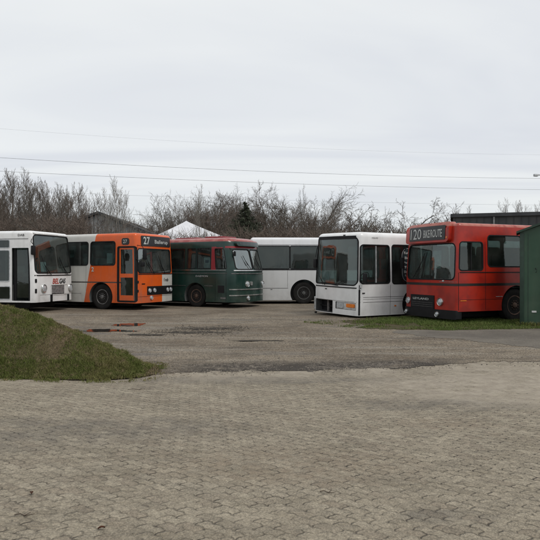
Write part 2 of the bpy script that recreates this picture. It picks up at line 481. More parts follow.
    for (t, z, r_, *ex_) in sp.get('lamps', []):
        p = h.P('F', t, z, ex_[0] if ex_ else 0)
        root = None
        def turned(prof, n=24):
            b = bmesh.new(); rings = []
            for rr, hh in prof:
                rings.append([b.verts.new((p.x - hh, p.y + rr * math.cos(2 * math.pi * k / n), p.z + rr * math.sin(2 * math.pi * k / n))) for k in range(n)])
            for i in range(len(rings) - 1):
                for k in range(n): b.faces.new((rings[i][k], rings[i][(k + 1) % n], rings[i + 1][(k + 1) % n], rings[i + 1][k]))
            b.faces.new(rings[0]); b.faces.new(rings[-1][::-1]); return b
        root = build('headlight', turned([(r_, -.05), (r_, .03), (r_ * .93, .045), (r_ * .82, .04), (r_ * .8, .02), (r_ * .5, .02)]), M[sp.get('lamp_ring', 'chrome')], bus)
        build('lens', turned([(r_ * .78, .015), (r_ * .7, .035), (r_ * .4, .05), (.004, .055)]), M['lens'], root)
    for pts in sp.get('wipers', []):
        b = bmesh.new(); V_ = [h.P('F', t, z, d) for t, z, d in pts]
        tube(b, V_[:2], .012, 6)
        # blade rides across the end of the arm
        e = V_[1]; dv = (V_[2] - V_[1]); tube(b, [e - dv, e + dv], .011, 5)
        build('wiper', b, M['black'], bus)
    for (pts, cx, sx, sy, sz) in sp.get('mirrors', []):
        b = bmesh.new(); V_ = [h.P('F', t, z, d) for t, z, d in pts]; tube(b, V_, .013, 6)
        arm = build('mirror_arm', b, M['black'], bus)
        c = h.P('F', *cx); b = bmesh.new(); rbox(b, c.x - sx, c.x + sx, c.y - sy, c.y + sy, c.z - sz, c.z + sz, min(sx, sy, sz) * .7)
        build('mirror', b, M['black'], bus)
    return bus, h
# ------------------------------------------------------------------ the buses
def liv_white(n): return (.66, .66, .64)
def liv_white_a(n):
    return n.mix(n.noise(2.5, 4).ramp(.4, .75, 0, .5), (.80, .80, .79), (.63, .625, .61))
def liv_white_side(n):   # long bus behind: flat grey-white panels under a whiter roof band
    return n.mix(n.z.gt(2.66), (.62, .625, .62), (.80, .81, .82))
def liv_orange(n):
    side = (n.x + n.z * .214).gt(2.62)
    fr = (n.x.lt(.3)) * (n.y.lt(-.33)) * n.z.lt(1.40)
    wh = side.max(fr)
    base = n.mix(n.noise(3, 4).ramp(.4, .7, 0, .35), (.68, .105, .012), (.54, .080, .012))
    c = n.mix(wh, base, (.56, .55, .51))
    c = n.mix(n.z.gt(1.05) * n.z.lt(1.10) * n.x.gt(.25), c, (.05, .045, .04))
    return c
def liv_green(n):
    g = n.mix(n.noise(3, 4).ramp(.35, .7, 0, .6), (.006, .030, .023), (.012, .043, .034))
    c = n.mix(n.z.gt(2.74), g, n.mix(n.noise(4, 4).ramp(.4, .7), (.27, .055, .048), (.36, .125, .105)))
    red = n.x.gt(.86) * n.x.lt(1.10) * n.z.gt(1.55) * n.z.lt(2.52)
    redf = n.x.lt(.45) * n.z.gt(2.46) * n.z.lt(2.54)
    return n.mix(red.max(redf), c, (.24, .018, .024))
def liv_red(n):
    a = n.mix(n.noise(2.2, 5, .6).ramp(.4, .68), (.41, .021, .008), (.27, .015, .009))
    a = n.mix(n.z.gt(2.86), a, n.mix(n.noise(5, 4).ramp(.4, .7), (.44, .15, .11), (.34, .055, .04)))
    c = n.mix(n.z.gt(1.10) * n.z.lt(1.18), a, (.018, .015, .014))
    return c
P1 = paint('white_paint_door_bus', liv_white_a, .35, .5)
P2 = paint('orange_and_white_paint', liv_orange, .33, .55)
P3 = paint('green_and_red_paint', liv_green, .3, .30)
P4 = paint('grey_white_paint', liv_white_side, .4, .35)
P5 = paint('white_coach_paint', liv_white_a, .3, .35)
P6 = paint('red_paint', liv_red, .36, .30, (.09, .045, .035))

def row(x0, L, step, gap, z0, z1, r):
    out = []; x = x0
    while x + step < L: out.append((round(x, 3), round(x + step - gap, 3), z0, z1, r)); x += step
    return out

SP = []
# 1 - white bus at the left edge
SP.append(dict(name='bus', label='white single-deck bus at the left edge with big windscreen and BELGAS lettering', dir=-1,
    B=(-8.53, 21.9), al=14, paint=P1, hull=dict(L=11., H=3.0, zb=.38, rx=.16, ry=.14, rz=.12, bow=.09, rake=.10),
    wheels=[2.75, 8.2],
    wins_vis=[(1.03, 2.2, 1.16, 2.28, .06), (1.03, 2.2, 2.38, 2.66, .06), (1.0, 1.75, .50, .95, .04)] + row(2.32, 10.9, 1.35, .1, 1.3, 2.5, .08),
    wins_far=[(.35, 1.2, 1.35, 2.4, .06)] + row(1.4, 10.9, 1.35, .1, 1.3, 2.5, .08),
    screens=[(.10, 2.38, 1.46, 2.84, .12)], doors=[('S', .16, .92, .44, 2.37)], seal=M['alu'], screen_mat=M['screen'],
    recess=[('F', .96, 1.80, .64, .98, .02, .03)],
    parts=[('door', 'black', 'S', .17, .28, .45, 2.36, .01, -.14, -.08), ('door_leaf', 'black', 'S', .80, .91, .45, 2.36, .01, -.14, -.08),
           ('door_glass', 'glass', 'S', .28, .80, .55, 2.30, .01, -.12, -.11), ('wiper_panel', 'black', 'F', .06, 2.44, 1.345, 1.385, .0, -.01, .008),
           ('grille', 'steel', 'F', .98, 1.78, .66, .96, .01, -.04, -.01),
           ('roof_lip', 'white_trim', 'F', .10, 2.40, 2.885, 2.93, .01, -.02, .03),
           ('side_marker', 'black', 'F', .07, .13, 1.1, 1.24, .02, 0, .02), ('side_marker', 'black', 'F', .07, .13, .72, .88, .02, 0, .02),
           ('bumper_guard', 'black', 'F', .87, .95, .38, .64, .02, 0, .05), ('bumper_guard', 'black', 'F', 2.03, 2.11, .36, .62, .02, 0, .05),
           ('gutter', 'steel', 'S', .15, 10.8, 2.70, 2.715, 0, 0, .012), ('bumper_seam', 'steel', 'F', .3, 2.3, .64, .65, 0, 0, .004),
           ('paper_sheet', 'paper', 'F', .42, .72, 1.50, 1.86, .01, -.05, -.04)]
          + [('grille_bar', 'alu', 'F', .98, 1.78, .69 + k * .05, .705 + k * .05, .0, -.012, .0) for k in range(6)],
    rings=[('grille_frame', 'white_trim', 'F', .90, 2.02, .62, 1.0, .02, .012, 0, .012)],
    texts=[('lettering', 'redink', 'BEL', 'F', 1.0, 1.40, 1.04, 1.24, dict(bold=.02, shear=.1)), ('lettering', 'ink', 'GAS', 'F', 1.42, 1.86, 1.04, 1.24, dict(bold=.03, shear=.08)),
           ('lettering', 'ink', 'DAB', 'S', .62, .32, 2.80, 2.88)],
    lamps=[(.50, .88, .16), (2.26, .86, .16)],
    wipers=[[(.9, 1.38, .03), (.55, 1.75, .03), (.40, 2.1, .03)], [(2.05, 1.38, .03), (1.7, 1.72, .03), (1.5, 2.05, .03)]],
    mirrors=[([(.05, 2.7, 0), (-.05, 2.6, .15), (-.02, 2.5, .2)], (-.02, 2.28, .2), .05, .09, .17)]))
# 2 - orange and white
SP.append(dict(name='bus', label='orange and white city bus showing route 27 between a white and a green bus', dir=-1,
    B=(-5.13, 23.2), al=25, paint=P2, hull=dict(L=11.5, H=3.0, zb=.28, rx=.14, ry=.13, rz=.13, bow=.10, rake=.05),
    wheels=[1.71, 7.3], wr=.5, arch=.58,
    wins_vis=[(1.02, 2.24, 1.76, 2.67, .10), (2.38, 3.6, 1.76, 2.67, .10)] + row(3.74, 11.3, 1.36, .14, 1.76, 2.67, .1),
    wins_far=[(.3, 1.0, 1.5, 2.5, .08)] + row(1.1, 11.3, 1.36, .14, 1.76, 2.67, .1),
    screens=[(.12, 2.30, 1.46, 2.38, .10)], doors=[('S', .05, .86, .36, 2.44)], screen_mat=M['screen_bright'],
    parts=[('door', 'dark', 'S', .06, .10, .38, 2.42, 0, -.08, -.01), ('door_post', 'black', 'S', .815, .855, .38, 2.42, 0, -.08, -.01),
           ('door_panel', P2, 'S', .11, .81, 1.27, 1.42, 0, -.05, -.02), ('door_bottom', P2, 'S', .11, .81, .38, .58, 0, -.05, -.02),
           ('door_head', P2, 'S', .11, .81, 2.36, 2.42, 0, -.05, -.02),
           ('door_stile', P2, 'S', .11, .16, .58, 2.36, 0, -.052, -.018), ('door_stile', P2, 'S', .76, .81, .58, 2.36, 0, -.052, -.018),
           ('door_glass', 'glass', 'S', .16, .76, 1.42, 2.36, 0, -.042, -.034), ('door_glass', 'glass', 'S', .16, .76, .58, 1.27, 0, -.042, -.034),
           ('destination_display', 'display', 'F', .30, 2.34, 2.50, 2.90, .06, -.01, .02), ('side_display', 'display', 'S', .30, .68, 2.54, 2.80, .09, -.01, .012),
           ('wiper_panel', 'black', 'F', .05, 2.44, 1.385, 1.415, 0, -.01, .012),
           ('headlight_panel', 'black', 'F', .60, 2.40, .58, .92, .02, -.01, .015),
           ('paper_sheet', 'paper', 'S', 1.18, 1.46, 1.82, 2.22, .01, -.05, -.04),
           ('hatch', 'black', 'F', .08, .13, 1.05, 1.15, .01, 0, .02), ('hatch', 'black', 'F', .30, .48, 1.0, 1.04, .01, 0, .01), ('hatch', 'black', 'F', .08, .12, .7, .8, .01, 0, .02),
           ('bumper_seam', 'black', 'F', .1, 2.4, .52, .53, 0, 0, .004), ('panel_seam', 'black', 'S', .985, .992, .32, 1.0, 0, 0, .003), ('panel_seam', 'steel', 'S', 2.46, 2.466, .32, 1.7, 0, 0, .003), ('flap', 'steel', 'S', 2.7, 3.3, .62, .63, 0, 0, .004)],
    rings=[('door_surround', 'rubber', 'S', .05, .86, .36, 2.44, .03, .045, 0, .012)],
    texts=[('lettering', 'lettering', '27', 'F', .42, .80, 2.56, 2.86, dict(on='destination_display', d=.026, bold=.02)),
           ('lettering', 'lettering', 'Ballerup', 'F', 1.12, 2.1, 2.57, 2.76, dict(on='destination_display', d=.026)),
           ('lettering', 'lettering', '27', 'S', .60, .40, 2.60, 2.74, dict(on='side_display', d=.018)),
           ('lettering', 'ink', 'f nsb', 'F', 1.70, 2.05, 1.10, 1.24), ('lettering', 'lettering', '2', 'S', 2.18, 2.06, 1.50, 1.68, dict(bold=.03))],
    lamp_ring='alu', lamps=[(.74, .76, .085), (1.04, .76, .085), (1.98, .76, .085), (2.24, .76, .085), (.85, .47, .08)],
    wipers=[[(1.0, 1.42, .035), (.62, 1.9, .035), (.5, 2.2, .035)], [(1.75, 1.42, .035), (1.45, 1.85, .035), (1.3, 2.15, .035)]],
    mirrors=[([(.1, 2.52, 0), (.12, 2.48, .2), (.18, 2.36, .25)], (.2, 2.16, .25), .05, .08, .2), ([(.05, 2.0, 0), (.1, 1.85, .22)], (.1, 1.78, .24), .05, .09, .09)]))
# 3 - dark green old bus
SP.append(dict(name='bus', label='old dark green bus with red roof and rounded nose', dir=-1,
    B=(-1.50, 24.5), al=30, paint=P3, hull=dict(L=9.5, H=2.90, zb=.24, rx=.36, ry=.32, rz=.22, bow=.24, rake=.28, zr=1.5, tum=.06),
    wheels=[1.90, 7.0], wr=.47, arch=.56, rim='rust',
    wins_vis=[(.10 + .20, .84, 1.62, 2.43, .06), (1.12, 1.82, 1.62, 2.46, .04), (1.90, 2.34, 1.62, 2.46, .04), (2.47, 3.32, 1.62, 2.46, .04)] + row(3.42, 9.3, .95, .1, 1.62, 2.46, .04),
    wins_far=[(.4, .95, 1.62, 2.43, .06), (1.12, 2.2, 1.62, 2.46, .04)] + row(2.3, 9.3, 1.1, .1, 1.62, 2.46, .04),
    screens=[(.20, 1.21, 1.60, 2.40, .10), (1.29, 2.30, 1.60, 2.40, .10)], screen_mat=M['screen_bright'], sealw=.02, poles=False,
    parts=[('belt_trim', 'chrome', 'S', .34, 9.2, 1.545, 1.565, 0, 0, .018), ('belt_trim', 'chrome', 'F', .12, 2.38, 1.52, 1.56, 0, 0, .02), ('belt_trim', 'steel', 'F', .06, 2.44, 1.40, 1.43, 0, 0, .02),
           ('belt_trim', 'steel', 'S', .30, 9.2, 1.42, 1.435, 0, 0, .014),
           ('chrome_strip', 'chrome', 'F', .03, 2.47, .745, .785, 0, 0, .03), ('chrome_strip', 'chrome', 'F', .03, 2.47, .50, .54, 0, 0, .03),
           ('side_trim', 'steel', 'S', 1.0, 1.42, .895, .91, 0, 0, .012), ('side_trim', 'steel', 'S', 2.4, 6.4, .895, .91, 0, 0, .012),
           ('red_window_frame', 'redpaint', 'S', .34, .86, 2.45, 2.49, 0, 0, .012),
           ('destination_box', P3, 'F', .34, 2.16, 2.55, 2.79, .11, -.05, .13),
           ('display_glass', 'dim', 'F', .52, 1.98, 2.59, 2.74, .06, .12, .134),
           ('door_seam', 'black', 'S', .865, .875, .3, 1.5, 0, 0, .004), ('door_seam', 'black', 'S', .33, .34, .3, 1.5, 0, 0, .004),
           ('vent', 'black', 'S', .42, .74, .62, .92, .01, 0, .006), ('step_light', 'steel', 'S', .35, .6, .38, .44, .01, 0, .01),
           ('paper_sheet', 'paper', 'S', 1.16, 1.50, 1.64, 2.08, .01, -.05, -.04), ('paper_print', 'blue_ink', 'S', 1.24, 1.43, 1.86, 1.98, .03, -.04, -.036, 'paper_sheet'),
           ('emblem', 'chrome', 'F', .95, 1.10, .92, 1.08, .05, 0, .03)],
    texts=[('lettering', 'alu', 'DAEMON', 'S', 1.86, 1.24, 1.27, 1.34, dict(bold=.0))],
    lamps=[(.78, .98, .13), (.82, .40, .10), (2.1, .98, .11)],
    wipers=[[(1.0, 1.60, .035), (.75, 1.95, .035), (.66, 2.15, .035)], [(1.9, 1.60, .035), (1.65, 1.95, .035), (1.56, 2.15, .035)]],
    mirrors=[([(.12, 2.45, 0), (.1, 2.4, .15), (.12, 2.3, .2)], (.12, 2.22, .2), .03, .06, .1)]))
# 4 - long white bus behind
SP.append(dict(name='bus', label='long grey-white bus standing side-on between the green bus and the white coach', dir=1,
    B=(-.92, 27.6), al=2, paint=P4, hull=dict(L=9.2, H=3.04, zb=.18, rx=.12, ry=.10, rz=.14, bow=.05, rake=.03),
    wheels=[2.47, 7.0], wr=.5, arch=.62, rim='dark',
    wins_vis=[(.2, 1.81, 1.62, 2.64, .04), (1.86, 3.75, 1.62, 2.64, .04)] + row(3.80, 9.1, 1.7, .05, 1.62, 2.64, .04),
    wins_far=[(.2, 1.81, 1.62, 2.64, .04), (1.86, 3.75, 1.62, 2.64, .04)] + row(3.80, 9.1, 1.7, .05, 1.62, 2.64, .04),
    screens=[(.15, 2.35, 1.5, 2.6, .1)],
    parts=[('window_band', 'rubber', 'S', .2, 9.0, 1.55, 1.59, 0, 0, .01), ('groove', 'black', 'S', .1, 1.75, .715, .73, 0, 0, .004), ('groove', 'black', 'S', 3.2, 9.0, .715, .73, 0, 0, .004),
           ('panel_seam', 'steel', 'S', 1.72, 1.73, .75, 1.55, 0, 0, .004), ('hatch', 'steel', 'S', .95, 1.03, .66, .69, 0, 0, .01), ('roof_gutter', 'steel', 'S', .1, 9.1, 2.70, 2.715, 0, 0, .015)],
    lamps=[(.4, .8, .11), (2.1, .8, .11)]))
# 5 - white coach with the missing headlight
SP.append(dict(name='bus', label='white coach with a missing headlight and large one-piece windscreen', cat='coach', dir=1,
    B=(2.85, 19.5), al=31, paint=P5, hull=dict(L=8.6, H=2.83, zb=.10, rx=.20, ry=.17, rz=.17, bow=.10, rake=.035, zr=1.0, tum=.05),
    wheels=[2.38, 6.5], wr=.44, arch=.50, floor=.82,
    wins_vis=[(.08, 1.30, 1.16, 2.40, .09), (1.43, 2.7, 1.14, 2.42, .09)] + row(2.82, 8.4, 1.38, .12, 1.14, 2.42, .09),
    wins_far=[(.2, 1.0, .5, 2.40, .09)] + row(1.43, 8.4, 1.38, .12, 1.14, 2.42, .09),
    screens=[(.10, 2.40, 1.10, 2.66, .16)], seatmat=M['seat'],
    recess=[('F', 1.26, 2.34, .12, .54, .01, .28), ('F', .12, 1.10, .28, .52, .02, .05)],
    parts=[('wiper_panel', 'black', 'F', .02, 2.48, .985, 1.02, 0, -.01, .012), ('sun_strip', 'black', 'F', .16, 2.34, 2.60, 2.71, .02, -.01, .006),
           ('window_mullion', 'alu', 'S', .70, .73, 1.18, 2.38, 0, -.03, .004),
           ('waist_groove', 'steel', 'S', .08, 8.3, .70, .712, 0, 0, .004), ('waist_groove', 'steel', 'S', .08, 8.3, .54, .552, 0, 0, .004), ('waist_groove', 'steel', 'S', .08, 8.3, .64, .648, 0, 0, .004),
           ('door_seam', 'black', 'S', .05, .065, .12, 1.1, 0, 0, .005), ('door_seam', 'steel', 'S', 1.335, 1.345, .12, 1.1, 0, 0, .004),
           ('seam', 'black', 'F', .03, .06, .12, .95, 0, 0, .006), ('seam', 'steel', 'F', .1, 2.4, .545, .555, 0, 0, .005),
           ('lamp_housing', 'white_trim', 'F', .13, 1.09, .29, .51, .01, -.05, -.035),
           ('recess_back', 'black', 'F', 1.28, 2.32, .14, .52, .01, -.275, -.262), ('headlight', 'lens', 'F', .72, 1.04, .32, .49, .02, -.04, .004), ('indicator', 'amber', 'F', .20, .56, .36, .475, .02, -.04, .006),  # black sheet at the back of the open recess paints in its shade
           ('inner_bracket', 'steel', 'F', 1.72, 1.80, .13, .53, 0, -.22, -.16), ('inner_bracket', 'black', 'F', 1.3, 2.3, .30, .33, 0, -.2, -.17),
           ('side_marker', 'amber', 'S', 1.52, 1.60, .38, .42, .01, 0, .012), ('door_handle', 'black', 'S', .14, .24, .83, .86, .01, 0, .02),
           ('paper_sheet', 'paper', 'F', 1.60, 2.12, 1.16, 1.50, .01, -.12, -.10), ('paper_strip', 'dimglass', 'F', 1.92, 2.08, 1.55, 2.1, .01, -.12, -.10),
           ('badge', 'ink', 'F', 1.60, 1.72, .90, .93, .01, 0, .008), ('front_clip', 'black', 'F', .7, .8, 2.72, 2.75, .01, 0, .02),
           ('bumper_end', 'white_trim', 'F', 2.36, 2.49, .14, .60, .04, -.02, .06), ('tow_eye', 'black', 'F', 2.28, 2.36, .02, .08, .03, -.02, .05),
           ('window_badge', 'dimdark', 'S', 1.86, 2.46, 1.18, 2.34, .28, -.015, -.012)],
    rings=[('badge_outline', 'alu', 'S', 1.88, 2.44, 1.20, 2.32, .26, .008, -.012, -.009)],
    texts=[('lettering', 'steel', 'VOLVO', 'S', .52, .80, 2.62, 2.67)] +
          [('lettering', 'lettering', s, 'S', a, b, z0, z0 + .085, dict(d=-.004, bold=.02)) for s, a, b, z0 in
           (('Turist', 1.94, 2.30, 2.13), ('Bus', 2.0, 2.26, 1.96), ('Party', 1.95, 2.28, 1.79), ('Tur', 1.96, 2.24, 1.64), ('Skole', 1.95, 2.28, 1.49), ('Leje', 2.0, 2.24, 1.36))],
    wipers=[[(.95, 1.05, .035), (1.5, 1.10, .04), (1.95, 1.13, .04)], [(1.7, 1.05, .035), (2.0, 1.28, .04), (2.2, 1.5, .04)]],
    mirrors=[([(2.46, 2.45, 0), (2.52, 2.3, .15), (2.50, 2.0, .2)], (2.50, 1.78, .2), .04, .08, .16), ([(.0, 1.5, 0), (-.10, 1.45, .1)], (-.14, 1.33, .08), .05, .07, .16)]))
# 6 - red bus with route 120
SP.append(dict(name='bus', label='red city bus showing route 120 in the box above its windscreen', dir=1,
    B=(5.40, 17.5), al=23, paint=P6, hull=dict(L=10.8, H=2.95, zb=.36, rx=.12, ry=.10, rz=.11, bow=.08, rake=.06),
    wheels=[2.27, 7.6], wr=.5, arch=.6, rim='rust',
    wins_vis=[(.09, .95, 1.57, 2.38, .08), (1.17, 2.50, 1.68, 2.59, .10)] + row(2.66, 10.6, 1.46, .14, 1.68, 2.59, .1),
    wins_far=[(.2, 1.0, .5, 2.38, .08)] + row(1.2, 10.6, 1.46, .14, 1.68, 2.59, .1),
    screens=[(.10, 2.34, 1.30, 2.34, .14)],
    parts=[('destination_box', P6, 'F', .24, 2.38, 2.40, 3.0, .11, -.05, .14), ('destination_display', 'display', 'F', .36, 2.14, 2.47, 2.90, .03, .13, .155, 'destination_box'),
           ('grille', 'black', 'F', .92, 2.12, .34, .80, .02, -.01, .025), ('bumper', 'black', 'F', .02, 2.48, .13, .39, .02, -.14, .05),
           ('rail', 'black', 'S', .1, 10.6, 1.49, 1.515, 0, 0, .012), ('side_groove', 'black', 'S', .1, 1.7, .70, .708, 0, 0, .005), ('side_groove', 'amber', 'S', .12, .34, .665, .69, 0, 0, .012),
           ('side_groove', 'alu', 'S', 1.45, 1.7, .77, .785, 0, 0, .012), ('door_seam', 'black', 'S', .06, .07, .4, 1.5, 0, 0, .005), ('door_seam', 'black', 'S', 1.05, 1.06, .4, 2.4, 0, 0, .004),
           ('window_mullion', 'rubber', 'S', .50, .53, 1.6, 2.36, 0, -.02, .004), ('filler_cap', 'white_trim', 'F', .50, .57, 1.235, 1.27, .02, 0, .02),
           ('trim', 'steel', 'F', .04, .7, 1.215, 1.23, 0, 0, .01),
           ('paper_sheet', 'dimpaper', 'F', .78, 1.16, 1.62, 2.16, .01, -.12, -.10), ('paper_strip', 'dimglass', 'F', 1.42, 1.62, 1.42, 2.16, .01, -.2, -.18),
           ('marker', 'amber', 'F', .28, .33, 2.50, 2.56, .02, .13, .15, 'destination_box')]
          + [('grille_bar', 'steel', 'F', .98, 2.06, .45 + .06 * k, .456 + .06 * k, 0, .025, .03, 'grille') for k in range(3)],
    texts=[('lettering', 'lettering', '120', 'F', 2.05, 1.46, 2.52, 2.84, dict(on='destination_display', d=.16, bold=.0)),
           ('lettering', 'lettering', 'BIKE/ROUTE', 'F', 1.34, .48, 2.55, 2.79, dict(on='destination_display', d=.16)),
           ('lettering', 'lettering', 'LEYLAND', 'F', 1.98, 1.16, .65, .715, dict(on='grille', d=.03, bold=.02))],
    lamps=[(2.28, .60, .11), (.66, .62, .12), (2.32, .25, .075, .05), (.74, .25, .085, .05)],
    wipers=[[(1.95, 1.33, .035), (1.55, 1.8, .035), (1.38, 2.1, .035)], [(1.5, 1.33, .035), (1.36, 1.85, .035), (1.28, 2.12, .035)]],
    mirrors=[([(2.45, 2.35, 0), (2.62, 2.2, .15), (2.60, 2.0, .2)], (2.60, 1.80, .2), .04, .07, .18)]))
M['redpaint'] = simple('red_frame_paint', (.26, .022, .028), .4)
M['dim'] = simple('dim_display_glass', (.035, .05, .05), .3)
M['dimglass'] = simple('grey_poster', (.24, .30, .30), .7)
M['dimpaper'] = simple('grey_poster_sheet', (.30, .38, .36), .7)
M['dimdark'] = simple('dark_window_film', (.03, .045, .05), .25)
 
BUSES = [make_bus(sp) for sp in SP]
BUSES[4][0].rotation_euler.x = R(1.2)   # it leans on soft ground
# roof hatches and vents of the green bus
b3, h3 = BUSES[2]
for x0, x1, z in ((.95, 1.9, .09), (2.3, 3.5, .07), (4.6, 5.6, .07)):
    b = bmesh.new(); rbox(b, x0, x1, -.45, .55, h3.H - .02, h3.H + z, .03)
    build('roof_hatch', b, M['redpaint'], b3)
for bi, spots in ((0, (3., 6.5)), (1, (3.2, 7.5)), (4, (3.,)), (5, (3.2, 7.))):
    bb, hh = BUSES[bi]
    for x in spots:
        b = bmesh.new(); rbox(b, x, x + .8, -.4, .4, hh.H - .02, hh.H + .03, .02); build('roof_hatch', b, SP[bi]['paint'], bb)
# ------------------------------------------------------------------ ground
def nz(x, y, s=1., o=0.): return noise.noise(Vector((x * s, y * s, o)))
def fbm(x, y, s=1., o=0., n=4):
    a = 0; k = 1.
    for i in range(n): a += k * nz(x, y, s, o + i * 7.3); s *= 2.1; k *= .5
    return a
def sheet(name, mt, xs, ys, hf, keep=None, kind='structure'):
    bm = bmesh.new(); V = {}
    def v(i, j):
        if (i, j) not in V: V[i, j] = bm.verts.new((xs[i], ys[j], hf(xs[i], ys[j])))
        return V[i, j]
    for i in range(len(xs) - 1):
        for j in range(len(ys) - 1):
            if keep and not keep((xs[i] + xs[i + 1]) / 2, (ys[j] + ys[j + 1]) / 2): continue
            bm.faces.new((v(i, j), v(i + 1, j), v(i + 1, j + 1), v(i, j + 1)))
    o = build(name, bm, mt, recalc=False); o['kind'] = kind; return o
def lin(a, b, n): return [a + (b - a) * i / n for i in range(n + 1)]
def poly_y(pts, x):
    if x <= pts[0][0]: return pts[0][1]
    for (a, b), (c, d) in zip(pts, pts[1:]):
        if x <= c: return b + (d - b) * (x - a) / (c - a)
    return pts[-1][1]

def gravel_mat():
    n = NT('gravel', .85, spec=.3)
    big = n.noise(.35, 5, .6); mid = n.noise(1.6, 6, .65, n.scaled(.6, 1.6, 1)); fine = n.noise(28, 4, .7)
    peb = n.vor(34); tr = n.noise(.8, 3, .5, n.scaled(.25, 2.2, 1))
    c = n.mix(big.ramp(.35, .65), (.145, .114, .080), (.235, .194, .142))
    c = n.mix(mid.ramp(.45, .72) * .75, c, (.085, .071, .055))
    c = n.mix(n.noise(7, 5, .7, n.scaled(.6, 1.4, 1)).ramp(.52, .66) * .5, c, (.36, .32, .255))
    c = n.mix(tr.ramp(.5, .7) * .45, c, (.30, .275, .23))
    c = n.mix(1., c, n.grey(fine.ramp(.3, .7, .50, 1.42)), 'MULTIPLY')
    # the coarse dark chippings where the yard meets the blocks
    ed = (n.y - (n.x * .11 + 9.75)).abs().ramp(.3, .95, 1, 0) * n.noise(1.3, 4).ramp(.30, .5) * n.x.ramp(-1.9, -.9)*n.x.ramp(2.6,3.6,1,0)
    c = n.mix(ed * .92, c, (.040, .033, .026))
    wet = n.noise(.55, 4, .55, n.scaled(.5, 1.5, 1)).ramp(.56, .68)
    c = n.mix(wet * .5, c, (.09, .08, .066))
    n.col(c); n.rough(wet.ramp(0, 1, .88, .55))
    n.bump(fine * .5 + peb.ramp(0, .5) * .8 + mid * 1.2 + n.noise(6, 5, .7) * 1.2, .9, .03); return n.m
def paver_mat():
    n = NT('interlocking_blocks', .8, spec=.35)
    a = R(52); px, py = n.x, n.y
    # the yard has settled, so the rows wander a little
    wx = n.noise(.5, 2); wy = n.noise(.6, 2, .5, n.scaled(1, 1, 3))
    u = px * math.cos(a) + py * math.sin(a) + wx * .05
    v = px * -math.sin(a) + py * math.cos(a) + wy * .05
    PU, PV = .086, .172
    def tri(t): return ((t.frac() - .5).abs() * 4 - 1).max(-.62).min(.62)
    uu = u + tri(v / (PV / 2)) * .011
    row = (uu / PU).floor()
    par = row.mod(2.)
    vv = v + par * (PV / 2) + tri(u / PU + .25) * .010
    colr = (vv / PV).floor()
    du = ((uu / PU).frac() - .5).abs() * -1 + .5      # 0 at joint
    dv = ((vv / PV).frac() - .5).abs() * -1 + .5
    d = (du * PU).min(dv * PV); dend = dv * PV
    rnd = n.white(n.vec(row, colr, .5)); rnd2 = n.white(n.vec(row, colr, 4.5))
    jn = n.noise(7, 4, .65); jw = n.noise(1.1, 3)
    wid = jn.ramp(.35, .7, .0024, .0070)
    joint = ((du * PU / wid).ramp(.45, 1.2, 1, 0) * n.noise(5, 4, .8).ramp(.42, .60, .22, .95)).max((dend / (wid * 1.25)).ramp(.55, 1.25, 1, 0))
    show = n.noise(9, 4, .75).ramp(.40, .62, .28, 1.) * jw.ramp(.3, .6, .75, 1.)
    fine = n.noise(70, 3, .7); mid = n.noise(3.2, 5, .65, n.scaled(.7, 1.3, 1)); big = n.noise(.42, 4, .6)
    c = n.mix(rnd, (.242, .206, .150), (.302, .261, .193))
    c = n.mix(rnd2.gt(.80) * .45, c, (.20, .162, .118))
    c = n.mix(n.noise(1.7, 6, .75, n.scaled(.6, 1.5, 1)).ramp(.50, .66) * .5, c, (.15, .125, .085))
    c = n.mix(mid.ramp(.45, .75) * .65, c, (.185, .160, .120))
    c = n.mix(big.ramp(.48, .7) * .35, c, (.35, .305, .225))
    c = n.mix(1., c, n.grey(fine.ramp(.25, .75, .62, 1.32) * n.noise(22, 4, .7).ramp(.3, .7, .82, 1.14)), 'MULTIPLY')
    def blot(x, y, rx, ry, s=1.4):
        return (((px - x) / rx).op('POWER', 2.) + ((py - y) / ry).op('POWER', 2.) + (n.noise(s, 5, .65) - .5) * 2.2).ramp(.3, 1.5, 1, 0)
    dark = blot(-1.9, 6.1, 1.5, .55).max(blot(-3.0, 5.4, .9, .3)).max(blot(1.15, 3.95, .35, .12)).max(blot(2.0, 7.2, 1.3, .35)).max(blot(-.2, 8.8, 2.5, .3))
    c = n.mix(dark * n.noise(2.5, 5, .7).ramp(.3, .65) * .62, c, (.105, .094, .078))
    brown = blot(.2, 5.0, 1.1, .5, 3.).max(blot(1.8, 6.3, .5, .25, 3.)).max(blot(-2.0, 9.2, 1.6, .2))
    c = n.mix(brown * n.noise(6, 5, .75).ramp(.35, .65) * .45, c, (.20, .15, .10))
    sand = blot(3.6, 8.3, 2.3, 1.25).max((py - px * .11 - 9.1).ramp(-.7, .5) * n.noise(1.5, 5).ramp(.3, .6))
    sandc = n.mix(n.noise(5, 5, .7).ramp(.35, .65), (.235, .200, .155), (.33, .288, .225))
    cover = (sand * n.noise(2.4, 5, .7).ramp(.25, .55)).min(1.)
    c = n.mix(joint * show, c, (.062, .050, .036))
    c = n.mix(cover * .88, c, sandc)
    n.col(c)
    hgt = (d.ramp(0., .012) * show * 1. + rnd * .22 + fine * .10 + n.noise(18, 3) * .25) * (cover * -.75 + 1) + n.noise(1.2, 3) * .8
    n.bump(hgt, .9, .016); return n.m
def asphalt_mat():
    n = NT('asphalt', .85, spec=.3)
    f = n.noise(40, 4, .7); b = n.noise(.8, 5, .6)
    c = n.mix(b.ramp(.35, .65), (.105, .093, .077), (.150, .133, .108))
    n.col(n.mix(1., c, n.grey(f.ramp(.2, .8, .65, 1.3)), 'MULTIPLY')); n.bump(f, .6, .01); return n.m
